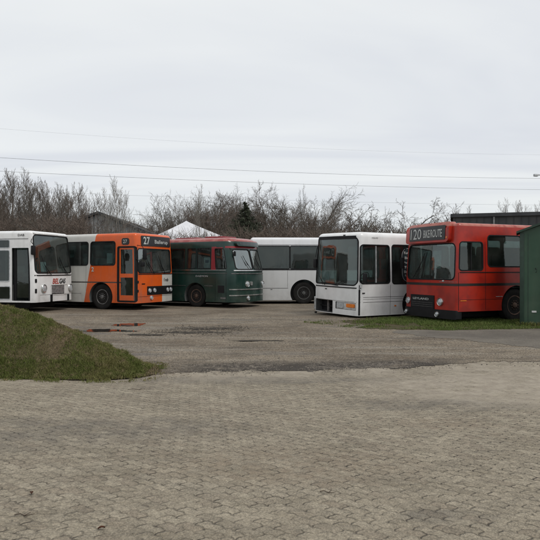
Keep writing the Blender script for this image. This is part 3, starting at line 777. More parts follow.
def soil_mat(name, a, b, sc=2.):
    n = NT(name, .95, spec=.2)
    c = n.mix(n.noise(sc, 6, .65).ramp(.4, .62), a, b)
    n.col(n.mix(1., c, n.grey(n.noise(50, 3, .7).ramp(.2, .8, .6, 1.35)), 'MULTIPLY')); n.bump(n.noise(22, 5, .7), .9, .05); return n.m

EDGE = [(-12, 9.1), (-1.6, 9.35), (0, 9.65), (1.5, 9.8), (2.6, 10.), (4.8, 10.7), (8, 11.6), (14, 12.6)]
ASPH_LO = [(3.0, 15.1), (3.3, 14.8), (5.4, 12.25), (7, 11.4), (9, 10.9), (20, 10.5)]
ASPH_HI = [(3.0, 15.2), (3.3, 15.7), (5, 15.8), (7.4, 16.3), (20, 17.)]
MG = gravel_mat()
far = sheet('ground', soil_mat('far_field', (.06, .075, .03), (.10, .085, .055), .3), [-900, -200, -60, 60, 200, 900], [-120, -30, 40, 120, 400, 2500], lambda x, y: -.06)
def hp(x, y): return -.012 + .010 * fbm(x, y, .35, 1, 3)
PUD = ((-4.05, 17.3, .62, .50), (-4.3, 15.6, .95, .36), (-1.9, 15.5, 1.4, .7))
def hgr(x, y):
    e = poly_y(EDGE, x)
    k = min(1, max(0, (y - e) / 1.8)); q = 1 if y < 22 else 0.3
    m = 1.
    for px, py, rx, ry in PUD: m = min(m, max(0., math.hypot((x - px) / rx, (y - py) / ry) - .6))
    return hp(x, y) * (1 - k) + .005 + k * m * (.012 * fbm(x, y, .45, 3) + .014 * abs(fbm(x, y, 2.2, 9))) * q
def keepg(x, y): return y > poly_y(EDGE, x) + .22 * fbm(x, y, 1.1, 5) + .10 * fbm(x, y, 5, 2)
sheet('gravel_yard', MG, lin(-13, 14, 300), lin(8.6, 30, 260), hgr, keepg)
sheet('gravel_yard', MG, lin(-60, 60, 24), lin(29.5, 60, 10), lambda x, y: -.012)
sheet('block_paving', paver_mat(), lin(-12, 14, 120), lin(-6, 13.4, 120), lambda x, y: hp(x, y))
def hyard(x, y): return max(0, hgr(x, y)) + .012
def keepa(x, y): return poly_y(ASPH_LO, x) + .28 * fbm(x, y, 1.5, 4) < y < poly_y(ASPH_HI, x) + .05 * fbm(x, y, 1.3, 4) and x > 3.1
sheet('asphalt_lane', asphalt_mat(), lin(3., 16, 160), lin(10, 17.2, 120), lambda x, y: hgr(x, y) + .004, keepa)

# dust and chippings: countless loose stones along the seam between blocks and yard
def stones(name, pts, mt, n=2600):
    rng = random.Random(4); vs = []; fs = []
    for (x, y, z, s) in pts:
        k = len(vs); a = rng.random() * 6.28; q = [1, .8, .9, .7]
        for i in range(5):
            r_ = s * rng.uniform(.7, 1.1); vs.append((x + r_ * math.cos(a + i * 1.256), y + r_ * math.sin(a + i * 1.256), z - s * .1))
        vs.append((x + s * rng.uniform(-.3, .3), y + s * rng.uniform(-.3, .3), z + s * rng.uniform(.4, .8)))
        for i in range(5): fs.append((k + i, k + (i + 1) % 5, k + 5))
    me = bpy.data.meshes.new(name); me.from_pydata(vs, [], fs); o = link(name, me, mt); o['kind'] = 'stuff'; return o
rng = random.Random(12); pts = []
while len(pts) < 6000:
    x = rng.triangular(-2.2, 3.8, .5); y = poly_y(EDGE, x) + rng.gauss(.36, .30)
    if fbm(x, y, 1.2, 5) < rng.uniform(-.5, .4): continue
    pts.append((x, y, hgr(x, y) if y > poly_y(EDGE, x) else .0, rng.uniform(.005, .014)))
for i in range(9000):
    x = rng.uniform(-6, 7); y = rng.uniform(9.9, 20); pts.append((x, y, hgr(x, y), .005 + .016 * rng.random() ** 2))
for i in range(500):
    x = rng.uniform(-4, 4); y = rng.uniform(3.2, 9.5); pts.append((x, y, .0 + .010 * fbm(x, y, .35, 1, 3) - .012, rng.uniform(.002, .006)))
stones('gravel_chippings', pts, simple('chippings', (.15, .13, .105), .9, sc=9, var=.8))

# shallow puddles and the dark rut
pud = NT('puddle_water', .04, spec=.8); pud.col((.035, .03, .025)); pud.b.inputs['IOR'].default_value = 1.9
pud.bump(pud.noise(6, 2), .04, .01)
def puddle(x, y, rx, ry, seed, mt):
    bm = bmesh.new(); n = 70; c = []
    for k in range(n):
        a = 2 * math.pi * k / n; q = 1 + .5 * nz(math.cos(a) * 1.6, math.sin(a) * 1.6, 1, seed) + .4 * nz(math.cos(a) * 4, math.sin(a) * 4, 1, seed + 3)
        c.append(bm.verts.new((x + rx * q * math.cos(a), y + ry * q * math.sin(a), 0)))
    bm.faces.new(c); zz = max(hgr(x + dx * rx, y + dy * ry) for dx in (-1, -.5, 0, .5, 1) for dy in (-1, 0, 1)) + .003
    for v in c: v.co.z = zz
    o = build('puddle', bm, mt, smooth=False, recalc=False); o['kind'] = 'structure'
puddle(-4.0, 17.3, .42, .48, 1, pud.m); puddle(-4.35, 15.65, .55, .30, 2, pud.m); puddle(-3.65, 15.5, .25, .16, 4, pud.m)
mud = soil_mat('wet_mud', (.045, .038, .03), (.075, .065, .052), 4.)
MUDS = ((-1.95, 15.2, .85, .26, 5), (-1.6, 16.2, .75, .28, 6), (-3.0, 14.6, .5, .16, 8), (-.3, 13.4, .5, .10, 9))
for q in MUDS: puddle(*q, mud)
rng = random.Random(3); pts = []
for (x, y, rx, ry, s) in MUDS[:2]:
    for k in range(260):
        a = rng.random() * 6.28; q = rng.uniform(.7, 1.3); pts.append((x + rx * q * math.cos(a) * 1.1, y + rng.gauss(0, .35), hgr(x, y) + .004, rng.uniform(.012, .04)))
stones('mud_clods', pts, simple('clods', (.10, .085, .065), .95, sc=20, var=.5))

# ------------------------------------------------------------------ grass mound and verge
def mound(x, y):
    yc = 10.4 - .3 * max(0, x + 5.2); d = 4.47 - math.hypot(x + 6.3, (y - yc) * (3.4 if y < yc else 3.))
    d += .16 * fbm(x, y, .7, 11)
    if d <= 0: return d * .03
    return 1.3 * math.tanh(.455 * d / 1.3) + .035 * fbm(x, y, 1.6, 3) * min(1, d)
def mh(x, y): return mound(x, y) + .01
soil = NT('mound_turf', .95, spec=.15)
tc = soil.mix(soil.noise(1.3, 6, .65).ramp(.42, .62), (.085, .088, .032), (.150, .115, .068))
tc = soil.mix(soil.noise(6, 5, .7).ramp(.5, .7), tc, (.06, .072, .024))
tc = soil.mix(soil.z.ramp(.004, .035, 1, 0), tc, (.10, .082, .055))
soil.col(soil.mix(1., tc, soil.grey(soil.noise(60, 3, .7).ramp(.2, .8, .55, 1.4)), 'MULTIPLY')); soil.bump(soil.noise(25, 5, .7), 1., .05)
sheet('grass_mound', soil.m, lin(-12, -1.2, 200), lin(7.6, 17, 170), mh, lambda x, y: mound(x, y) > -.006)

def grass(name, pts, mt, seed, wid=.0035):
    rg = np.random.default_rng(seed); P_ = np.array(pts, dtype=np.float32); n = len(P_)
    a = rg.uniform(0, 6.283, n); hgt = P_[:, 3]; ln = rg.uniform(.2, .9, n) * hgt; b = rg.uniform(0, 6.283, n)
    w = wid * rg.uniform(.6, 1.5, n)
    v = np.zeros((n, 5, 3), np.float32)
    dx, dy = np.cos(a) * w, np.sin(a) * w; lx, ly = np.cos(b) * ln, np.sin(b) * ln
    for k, (s, f, t) in enumerate(((-1, 0, 0), (1, 0, 0), (1, .3, .6), (-1, .3, .6), (0, 1, 1))):
        ww = 1 if k < 2 else .75
        v[:, k, 0] = P_[:, 0] + s * dx * ww + lx * f; v[:, k, 1] = P_[:, 1] + s * dy * ww + ly * f; v[:, k, 2] = P_[:, 2] - .006 + hgt * t
    base = (np.arange(n) * 5)[:, None]
    idx = np.concatenate([base + np.array([[0, 1, 2, 3]]), base + np.array([[3, 2, 4]])], 1).ravel()
    me = bpy.data.meshes.new(name); me.vertices.add(n * 5); me.vertices.foreach_set('co', v.ravel())
    me.loops.add(n * 7); me.loops.foreach_set('vertex_index', idx.astype(np.int32))
    me.polygons.add(n * 2); st = (np.arange(n)[:, None] * 7 + np.array([[0, 4]])).ravel().astype(np.int32)
    me.polygons.foreach_set('loop_start', st); me.update(calc_edges=True); me.validate()
    o = link(name, me, mt); o['kind'] = 'stuff'; return o
def grass_mat(name, a, b, dry):
    n = NT(name, .8, spec=.2)
    c = n.mix(n.noise(1.1, 5, .6).ramp(.4, .62), a, b)
    c = n.mix(n.noise(9, 4, .7).ramp(.52, .68), c, dry)
    n.col(n.mix(1., c, n.grey(n.noise(90, 2, .7).ramp(.2, .8, .6, 1.4)), 'MULTIPLY')); return n.m
GM = grass_mat('short_grass', (.105, .125, .032), (.16, .145, .055), (.23, .185, .10))
GD = grass_mat('dry_grass', (.15, .122, .06), (.19, .148, .085), (.26, .20, .13))
rng = random.Random(21); g1 = []; g2 = []
while len(g1) + len(g2) < 120000:
    x = rng.uniform(-9.5, -1.62 - .2 * rng.random()); y = rng.uniform(7.9, 13.2)
    if x < -.50 * y: continue
    m = mound(x, y)
    if m < -.004 - .004 * rng.random():
        if m > -.006 - .020 * rng.random() ** 2.5 and fbm(x, y, 3, 77) > .0: g1.append((x, y, mh(x, y) * 0 + .004, rng.uniform(.01, .03)))
        continue
    f = fbm(x, y, .9, 17) + .5 * fbm(x, y, 4, 27)
    foot = 1 if m < .22 and x < -1.9 else 0
    if f + (.55 if foot else -.12) > rng.uniform(-.35, .35): g1.append((x, y, mh(x, y), rng.uniform(.015, .04) * (1.3 if foot else 1) * (1.9 if fbm(x, y, 7, 91) > .35 else 1)))
    elif rng.random() < .45: g2.append((x, y, mh(x, y), rng.uniform(.012, .035)))
grass('mound_grass', g1, GM, 1); grass('dry_mound_grass', g2, GD, 2)
dp = []
for i in range(26000):
    x = rng.uniform(-9.5, -1.0); y = rng.uniform(8.2, 12)
    if x < -.5 * y: continue
    m = mound(x, y)
    if m > -.006: 
        if fbm(x, y, 1.4, 55) > .1 and rng.random() < .25: dp.append((x, y, mh(x, y) + .012, rng.uniform(.006, .014)))
    elif m > -.02 and rng.random() < .6: dp.append((x, y, hp(x, y), rng.uniform(.003, .012)))
stones('mound_crumbs', dp, simple('crumbs', (.11, .085, .055), .95, sc=25, var=.6))
VERGE_LO = [(.9, 18.0), (1.6, 17.2), (2.7, 16.0), (4.5, 15.7), (7.4, 16.3), (14, 16.9)]
def verge_hi(x): return 19.2 + .45 * (x - 3) if x > 3 else 18.6
def keepv(x, y): return poly_y(VERGE_LO, x) + .14 * fbm(x, y, 1.6, 8) < y < verge_hi(x) + 1.5 and x > 2.5 + .9 * fbm(x, y, .9, 61)
def hv(x, y): return hgr(x, y) + .006
sheet('grass_verge', soil.m, lin(.8, 15, 130), lin(15.4, 26, 110), hv, keepv)
pts = []
while len(pts) < 52000:
    x = rng.uniform(1.0, 9.6); y = rng.uniform(15.4, 20.5)
    if x > .5 * y or not poly_y(VERGE_LO, x) - .1 < y < verge_hi(x): continue
    if not keepv(x, y) and (fbm(x, y, 1.6, 71) < -.15 + rng.uniform(0, .5)): continue
    e = (y - poly_y(VERGE_LO, x))
    if x < 4.2 and fbm(x, y, .8, 31) < rng.uniform(-.3, .5): continue
    if fbm(x, y, 2.3, 41) < rng.uniform(-.6, -.05): continue
    pts.append((x, y, hv(x, y) - .004, rng.uniform(.03, .075) * (1.3 if e > 1.0 else .8)))
grass('verge_grass', pts, grass_mat('verge_green', (.085, .125, .028), (.105, .135, .035), (.15, .15, .06)), 3, .005)
pts = []
for i in range(900):
    x = rng.uniform(6.9, 9.6); y = 17.05 - (x - 7.08) * .40 - rng.uniform(.02, .16); pts.append((x, y, hv(x, y), rng.uniform(.08, .16)))
grass('tall_grass', pts, GM, 5, .006)

# twigs and leaves lying on the blocks
tw = simple('twig_bark', (.07, .05, .035), .9)
def g0(x, y): return -.012 + .010 * fbm(x, y, .35, 1, 3)
for lb, (x, y, a, ln) in (('thin dark twig lying on the blocks near the lower left corner', (-1.60, 3.95, .06, .13)),
                          ('short forked twig lying on the blocks right of the middle', (.42, 4.37, -.15, .12)),
                          ('bent twig lying far out on the blocks to the left', (-1.75, 8.1, .1, .30))):
    b = bmesh.new(); p = [(x + ln * (t - .5) * math.cos(a), y + ln * (t - .5) * math.sin(a) + .012 * math.sin(t * 7), g0(x, y) + .008 + .004 * math.sin(t * 9)) for t in (0, .25, .5, .75, 1)]
    tube(b, p, [.0035, .003, .003, .002, .0015], 6); tube(b, [p[2], (p[2][0] + .03, p[2][1] + .03, p[2][2] + .01)], .002, 5)
    tag(build('twig', b, tw), lb, 'twig')
lf = simple('dead_leaf', (.13, .05, .025), .85, sc=60)
for lb, (x, y, a) in (('reddish dead leaf on the blocks in the lower left, close to the bottom edge', (-1.04, 3.74, .4)),
                      ('reddish dead leaf on the blocks at the very left, low down', (-1.70, 4.32, 2.0))):
    b = bmesh.new(); L_ = []
    for k in range(9):
        t = k / 8; w = .011 * math.sin(math.pi * t) ** .7 + .0008
        L_.append([b.verts.new((x + math.cos(a) * (t - .5) * .045 - math.sin(a) * s * w, y + math.sin(a) * (t - .5) * .045 + math.cos(a) * s * w, g0(x, y) + .008 + .008 * abs(s) + .008 * math.sin(t * 3))) for s in (-1, 0, 1)])
    for k in range(8):
        for s in (0, 1): b.faces.new((L_[k][s], L_[k + 1][s], L_[k + 1][s + 1], L_[k][s + 1]))
    bmesh.ops.solidify(b, geom=b.faces[:], thickness=.0012)
    tag(build('leaf', b, lf), lb, 'leaf')

# ------------------------------------------------------------------ green hut
gp = paint('green_hut_paint', lambda n: n.mix(n.noise(2, 5).ramp(.35, .7), (.022, .062, .034), (.034, .078, .045)), .5, .25)
gp2 = simple('dark_green_trim', (.016, .040, .025), .5)
hut = empty('utility_hut', (7.06, 17.1, 0), -R(22.5), label='green metal utility hut with a pitched roof at the right edge', cat='hut')
Wd, Dp, He, Hr = 2.4, 1.05, 2.64, 3.08
b = bmesh.new(); sec = [(0, .0), (Wd, .0), (Wd, He), (Wd / 2, Hr - .03), (0, He)]
A = [b.verts.new((x, 0, z)) for x, z in sec]; B_ = [b.verts.new((x, Dp, z)) for x, z in sec]
b.faces.new(A); b.faces.new(B_[::-1])
for i in range(5): b.faces.new((A[i], B_[i], B_[(i + 1) % 5], A[(i + 1) % 5]))
build('wall', b, gp, hut, smooth=False)
b = bmesh.new()
for sg in (0, 1):
    x0, x1 = (-.10, Wd / 2) if sg == 0 else (Wd + .10, Wd / 2)
    z0 = He - .04
    q = [(x0, z0), (x1, Hr), (x1, Hr + .06), (x0, z0 + .06)]
    A = [b.verts.new((x, -.10, z)) for x, z in q]; B_ = [b.verts.new((x, Dp + .06, z)) for x, z in q]
    b.faces.new(A); b.faces.new(B_[::-1])
    for i in range(4): b.faces.new((A[i], B_[i], B_[(i + 1) % 4], A[(i + 1) % 4]))
build('roof', b, gp2, hut, smooth=False)
b = bmesh.new(); rbox(b, -.012, .10, -.022, .05, 0, He - .02, .008); build('corner_trim', b, gp2, hut)
b = bmesh.new(); rbox(b, Wd - .10, Wd + .012, -.022, .05, 0, He - .02, .008); build('corner_trim', b, gp2, hut)
b = bmesh.new(); rbox(b, .56, 1.50, -.03, -.002, .14, 2.35, .01); dr = build('door', b, gp, hut)
b = bmesh.new(); box(b, .535, .555, -.008, 0.0, .12, 2.37); box(b, .535, 1.53, -.0085, 0.0, 2.372, 2.39); build('door_gap', b, M['black'], hut, smooth=False)
for k in range(3):
    b = bmesh.new(); rbox(b, 1.47, 1.53, -.05, -.02, .4 + k * .85, .52 + k * .85, .008); build('hinge', b, M['steel'], dr)
for x in (.20, 1.72, 1.98, 2.2):
    b = bmesh.new(); box(b, x, x + .012, -.007, -.001, .02, 2.60); build('wall_seam', b, gp2, hut, smooth=False)
b = bmesh.new(); tube(b, [(.40, -.02, 1.62), (.40, -.07, 1.60), (.44, -.08, 1.55), (.40, -.07, 1.50)], .012, 6); build('hook', b, M['black'], hut)
b = bmesh.new(); rbox(b, .62, .78, -.04, -.03, 1.22, 1.34, .003); build('sign_plate', b, M['white_trim'], dr)
b = bmesh.new(); rbox(b, .62, .72, -.04, -.03, 1.40, 1.45, .003); build('handle', b, M['alu'], dr)
b = bmesh.new(); rbox(b, .30, .42, -.012, -.002, .38, .43, .003); build('name_plate', b, M['white_trim'], hut)

# ------------------------------------------------------------------ buildings beyond the trees
cl = NT('grey_cladding', .7)
rib = (cl.x * 18.).sin()
cl.col(cl.mix(cl.noise(1.4, 4).ramp(.35, .7), (.24, .25, .25), (.33, .34, .34))); cl.bump(rib, .8, .06)
dk = simple('dark_roofing', (.045, .047, .05), .8, sc=2)
def gable(name, loc, rz, W, D, he, hr, wall, roof, label, cat):
    g = empty(name, loc, rz, label=label, cat=cat)
    b = bmesh.new(); sec = [(-W / 2, 0), (W / 2, 0), (W / 2, he), (0, hr), (-W / 2, he)]
    A = [b.verts.new((x, 0, z)) for x, z in sec]; B_ = [b.verts.new((x, D, z)) for x, z in sec]
    b.faces.new(A); b.faces.new(B_[::-1])
    for i in range(5): b.faces.new((A[i], B_[i], B_[(i + 1) % 5], A[(i + 1) % 5]))
    build('wall', b, wall, g, smooth=False)
    for sg in (-1, 1):
        b = bmesh.new(); q = [(sg * (W / 2 + .35), he - .12), (0, hr + .03), (0, hr + .22), (sg * (W / 2 + .35), he + .07)]
        A = [b.verts.new((x, -.25, z)) for x, z in q]; B_ = [b.verts.new((x, D + .2, z)) for x, z in q]
        b.faces.new(A); b.faces.new(B_[::-1])
        for i in range(4): b.faces.new((A[i], B_[i], B_[(i + 1) % 4], A[(i + 1) % 4]))
        build('roof', b, roof, g, smooth=False)
    return g
gb = gable('hall', (-13.6, 48, 0), 0, 9.2, 14, 4.1, 5.95, cl.m, dk, 'grey ribbed metal hall with a dark pitched roof behind the orange bus', 'building')
b = bmesh.new()
for k in range(17): box(b, -4.3 + k * .54, -4.22 + k * .54, -.05, -.002, 0, 5.8 - 1.85 * abs(-4.26 + k * .54) / 4.6 - .05)
build('cladding_rib', b, simple('pale_rib', (.34, .35, .35), .6, sc=5), gb, smooth=False)
# white tent
tp = NT('tent_canvas', .6); tp.col(tp.mix(tp.noise(.9, 4).ramp(.35, .7), (.66, .665, .68), (.54, .55, .57))); tp.bump(tp.noise(1.2, 3), .4, .08)
tent = empty('tent', (-6.15, 44.5, 0), R(14), label='white pyramid-roofed tent behind the orange and green buses', cat='tent')
b = bmesh.new(); n_ = 14; hw_ = 3.3; rings = []
for k in range(n_ + 1):
    t = k / n_; s = hw_ * t; z = 3.50 + 1.62 * (1 - t) ** 1.12 + .0
    rings.append([(-s, -s, z), (s, -s, z), (s, s, z), (-s, s, z)])
def quadring(a, c):
    A = [b.verts.new(p) for p in a]; C_ = [b.verts.new(p) for p in c]
    for i in range(4): b.faces.new((A[i], A[(i + 1) % 4], C_[(i + 1) % 4], C_[i]))
rings[0] = [(x * .0 + sx * .02, sy * .02, 5.13) for x, sx, sy in ((0, -1, -1), (0, 1, -1), (0, 1, 1), (0, -1, 1))]
for i in range(n_): quadring(rings[i], rings[i + 1])
quadring(rings[-1], [(x, y, 3.3) for x, y, z in rings[-1]])
bmesh.ops.remove_doubles(b, verts=b.verts, dist=.001)
build('canopy', b, tp.m, tent, sharp=20)
for sx in (-1, 1):
    for sy in (-1, 1):
        b = bmesh.new(); tube(b, [(sx * 3.2, sy * 3.2, 0), (sx * 3.2, sy * 3.2, 3.5)], .05); build('pole', b, M['alu'], tent)
for sx in (-1, 1):
    b = bmesh.new(); box(b, sx * 3.24 - .01, sx * 3.24 + .01, -3.15, 3.15, .02, 3.4); build('side_wall', b, tp.m, tent, smooth=False)
# dark flat-roofed building on the right
db = empty('warehouse', (20.1, 32.64, 0), -R(17), label='long dark flat-roofed building behind the red bus', cat='building')
dw = NT('dark_cladding', .75); dw.col(dw.mix(dw.noise(.8, 5).ramp(.35, .7), (.045, .048, .05), (.075, .073, .07)))
b = bmesh.new(); box(b, -9.8, 14, 0, 12, 0, 4.62); build('wall', b, dw.m, db, smooth=False)
b = bmesh.new(); box(b, -9.95, 14.15, -.15, 12.15, 4.62, 4.82); build('roof', b, dk, db, smooth=False)
for k in range(7):
    b = bmesh.new(); x = -7.6 + k * 3.35 - (k > 1) * .0; box(b, x, x + .09, -.09, -.003, 0, 4.60); build('downpipe', b, simple('pipe_grey', (.20, .20, .20), .6), db, smooth=False)
b = bmesh.new()
for k in range(60): box(b, -9.7 + k * .4, -9.67 + k * .4, -.03, -.002, .1, 4.58)
build('cladding_rib', b, dk, db, smooth=False)
# ------------------------------------------------------------------ trees
def rvec(rg): 
    while True:
        v = Vector((rg.uniform(-1, 1), rg.uniform(-1, 1), rg.uniform(-1, 1)))
        if .05 < v.length < 1: return v.normalized()
def tubes_mesh(name, segs):
    """segs: (p0,p1,r0,r1,sides)"""
    V = []; Fs = []
    for p0, p1, r0, r1, n in segs:
        d = p1 - p0
        if d.length < 1e-6: continue
        d.normalize(); a = d.cross(Vector((.13, .27, .95)) if abs(d.z) < .9 else Vector((1, 0, 0))).normalized(); b = d.cross(a); k = len(V)
        for p, r in ((p0, r0), (p1, r1)):
            for i in range(n):
                t = 6.2832 * i / n; V.append(p + (a * math.cos(t) + b * math.sin(t)) * r)
        for i in range(n): Fs.append((k + i, k + (i + 1) % n, k + n + (i + 1) % n, k + n + i))
    me = bpy.data.meshes.new(name); me.from_pydata([tuple(v) for v in V], [], Fs)
    me.polygons.foreach_set('use_smooth', [True] * len(me.polygons)); return me
def grow(rg, segs, p, d, ln, r, lev, S):
    n = S['n'][lev]; step = ln / n; r1 = r * S['taper'][lev]
    kids = S['kids'][lev] if lev < len(S['kids']) else 0
    nodes = []
    for i in range(n):
        a = r + (r1 - r) * i / n; c = r + (r1 - r) * (i + 1) / n
        d = (d + rvec(rg) * S['wob'][lev] + Vector((0, 0, S['up'][lev]))).normalized()
        q = p + d * step
        segs[lev].append((p.copy(), q.copy(), max(a, S['rmin']), max(c, S['rmin'] * .8), S['sides'][lev])); nodes.append((q.copy(), d.copy(), c, (i + 1) / n)); p = q
    for k in range(kids):
        t0 = S['start'][lev]; t = t0 + (1 - t0) * (k + rg.random()) / kids
        i = min(n - 1, int(t * n)); q, dd, rr, tt = nodes[i]
        f = t * n - i; base = nodes[i - 1][0] if i > 0 else q
        q = base.lerp(q, f) if i > 0 else q
        side = dd.cross(rvec(rg)).normalized(); ang = R(S['ang'][lev] * rg.uniform(.75, 1.25))
        nd = (dd * math.cos(ang) + side * math.sin(ang)).normalized()
        grow(rg, segs, q, nd, ln * S['ratio'][lev] * rg.uniform(.6, 1.15) * (1.15 - .6 * tt * S['cone']), rr * S['rr'][lev], lev + 1, S)
STY = {
 'sapling': dict(n=[9, 6, 4, 3], taper=[.15, .2, .3, .3], kids=[26, 10, 5], wob=[.045, .06, .09, .13], up=[.05, .16, .12, .06], sides=[6, 4, 3, 3], start=[.12, .1, .1], ang=[34, 30, 34], ratio=[.46, .46, .5], rr=[.5, .55, .6], cone=1., rmin=.0065),
 'round': dict(n=[5, 7, 6, 5, 3], taper=[.6, .25, .25, .3, .4], kids=[9, 10, 9, 5], wob=[.08, .13, .14, .16, .2], up=[.05, .05, .05, .04, .02], sides=[8, 6, 4, 3, 3], start=[.45, .2, .12, .1], ang=[46, 40, 42, 40], ratio=[1.25, .48, .46, .45], rr=[.6, .55, .55, .6], cone=.6, rmin=.0075),
 'gnarly': dict(n=[4, 7, 7, 4, 3], taper=[.7, .3, .3, .3, .4], kids=[6, 7, 7, 4], wob=[.15, .28, .28, .3, .3], up=[.05, .03, .03, .03, 0], sides=[8, 6, 4, 3, 3], start=[.4, .2, .15, .1], ang=[52, 46, 48, 45], ratio=[1.35, .5, .42, .4], rr=[.62, .55, .5, .6], cone=.5, rmin=.009),
 'shrub': dict(n=[5, 5, 4, 3], taper=[.3, .3, .3, .4], kids=[9, 7, 5], wob=[.12, .16, .2, .25], up=[.05, .05, .05, 0], sides=[4, 3, 3, 3], start=[.1, .1, .1], ang=[35, 38, 40], ratio=[.5, .5, .5], rr=[.6, .6, .7], cone=.6, rmin=.008),
}
def bark(name, c, c2):
    n = NT(name, .9, spec=.2); n.col(n.mix(n.noise(5, 4, .6).ramp(.35, .65), c, c2)); return n.m
BK = {'grey': bark('grey_bark', (.115, .10, .085), (.18, .165, .14)), 'brown': bark('red_brown_twigs', (.115, .088, .070), (.185, .150, .124)),
      'pale': bark('pale_bark', (.20, .18, .155), (.28, .26, .225)), 'dark': bark('dark_twigs', (.085, .070, .058), (.14, .118, .096))}
def tree_proto(style, seed, height, r0, trunk_len, bk, stems=1, spread=.3):
    rg = random.Random(seed); S = STY[style]; segs = [[] for _ in range(6)]
    for k in range(stems):
        a = 6.283 * k / stems + rg.random(); off = Vector((math.cos(a), math.sin(a), 0)) * (spread if stems > 1 else 0)
        d = (Vector((0, 0, 1)) + off * .45).normalized()
        grow(rg, segs, off * .8, d, trunk_len * rg.uniform(.8, 1.05), r0 * (1 if stems == 1 else rg.uniform(.6, 1)), 0, S)
    top = max(s[1].z for L_ in segs for s in L_); k = height / top
    tk = [(a * k, b * k, c, d, e) for L_ in segs[:2] for a, b, c, d, e in L_]; cr = [(a * k, b * k, c, d, e) for L_ in segs[2:] for a, b, c, d, e in L_]
    return (tubes_mesh('trunk', tk), tubes_mesh('crown', cr), bk, height)
def place(proto, x, y, h, rz, name, label, cat, group=None, sx=1.):
    me1, me2, bk, H0 = proto; g = empty(name, (x, y, -.05), rz, label=label, cat=cat, group=group)
    s = h / H0; g.scale = (s * sx, s * sx, s)
    for nm, me in (('trunk', me1), ('crown', me2)):
        if not me.materials: me.materials.append(BK[bk])
        o = bpy.data.objects.new(nm, me); COL.objects.link(o); o.parent = g
    return g
def PX(px, z): return (px - 270) / 606 * z
def HT(py, z): return 1.6 + (269 - py) / 606 * z

sap = [tree_proto('sapling', s, 9, .075, 9, b_) for s, b_ in ((1, 'grey'), (2, 'brown'), (3, 'grey'), (4, 'brown'), (5, 'dark'), (6, 'brown'))]
palesap = [tree_proto('sapling', s, 9, .085, 9, 'pale') for s in (11, 12)]
rnd = [tree_proto('round', s, 9, .20, 3.2, b_) for s, b_ in ((21, 'grey'), (22, 'brown'), (23, 'grey'), (24, 'dark'))]
gna = [tree_proto('gnarly', s, 6, .16, 2.0, b_) for s, b_ in ((31, 'dark'), (32, 'grey'), (33, 'dark'))]
shr = [tree_proto('shrub', s, 4.5, .03, 4.4, b_, 7, .55) for s, b_ in ((41, 'brown'), (42, 'dark'), (43, 'grey'), (44, 'brown'))]
rg = random.Random(77)
# left thicket of upright saplings
tops = [(-14, 168), (-4, 163), (3, 172), (9, 166), (15, 176), (21, 170), (27, 165), (32, 174), (38, 171), (44, 178), (49, 183), (54, 185), (60, 181), (66, 190), (72, 186), (78, 184), (85, 191), (91, 188)]
for i, (px, py) in enumerate(tops):
    z = rg.uniform(41, 49)
    place(sap[i % 6], PX(px, z), z, HT(py, z) * rg.uniform(.96, 1.03), rg.random() * 6.28, 'bare_tree', 'slender bare sapling with upright twigs in the thicket behind the left-hand white bus', 'tree', 'bare saplings in the left thicket', 1.05)
for i in range(16):
    z = rg.uniform(46, 56); px = rg.uniform(-10, 95); place(sap[(i * 5 + 1) % 6], PX(px, z), z, HT(rg.uniform(186, 202), z), rg.random() * 6.28, 'bare_tree', 'slender bare sapling with upright twigs in the thicket behind the left-hand white bus', 'tree', 'bare saplings in the left thicket', 1.1)
place(palesap[0], PX(113, 44), 44, HT(175, 44), .4, 'bare_tree', 'tall pale bare tree with a straight stem in front of the grey hall', 'tree')
place(palesap[1], PX(104, 43), 43, HT(186, 43), 2.1, 'bare_tree', 'shorter pale bare tree just left of the tall straight one at the hall', 'tree', sx=.9)
place(palesap[0], PX(127, 46), 46, HT(189, 46), 3.6, 'bare_tree', 'pale bare tree just right of the tall straight one at the hall', 'tree', sx=.9)
place(rnd[2], PX(123, 52), 52, HT(208, 52), 1., 'bare_tree', 'low dark bushy bare tree above the right slope of the grey hall roof', 'tree', sx=.7)
place(rnd[0], PX(150, 52), 52, HT(202, 52), 2., 'bare_tree', 'small round bare tree between the grey hall and the white tent', 'tree', sx=.8)
# round crowned trees in the middle
mids = [(176, 196, 55, 0, 'wide bare round tree rising behind the left half of the white tent'), (203, 193, 52, 1, 'bare round tree rising behind the right half of the white tent'),
        (219, 194, 57, 2, 'bare round tree right of the white tent'), (236, 196, 58, 0, 'bare round tree directly behind the dark conifer'),
        (262, 192, 56, 1, 'bare round tree just right of the dark conifer'), (280, 190, 52, 3, 'dense bare round tree above the long grey-white bus'),
        (296, 192, 57, 2, 'bare round tree above the right end of the long grey-white bus'), (314, 200, 54, 1, 'bare tree rising behind the left corner of the white coach roof')]
for px, py, z, k, lb in mids: place(rnd[k], PX(px, z), z, HT(py - 8, z), rg.random() * 6.28, 'bare_tree', lb, 'tree', sx=1.05)
for i in range(7):
    z = rg.uniform(62, 72); px = 165 + i * 25 + rg.uniform(-5, 5); place(rnd[i % 4], PX(px, z), z, HT(rg.uniform(186, 196), z), rg.random() * 6.28, 'bare_tree', 'grey bare tree farther back among the round-crowned trees in the middle', 'tree', 'far round trees in the middle', .8)
place(palesap[1], PX(200, 40), 40, HT(183, 40), 0, 'bare_tree', 'thin tall bare sapling whose tip stands over the white tent', 'tree', sx=.55)
place(sap[0], PX(302, 48), 48, HT(183, 48), .9, 'bare_tree', 'leaning thin bare sapling standing out above the round trees', 'tree', sx=.5)
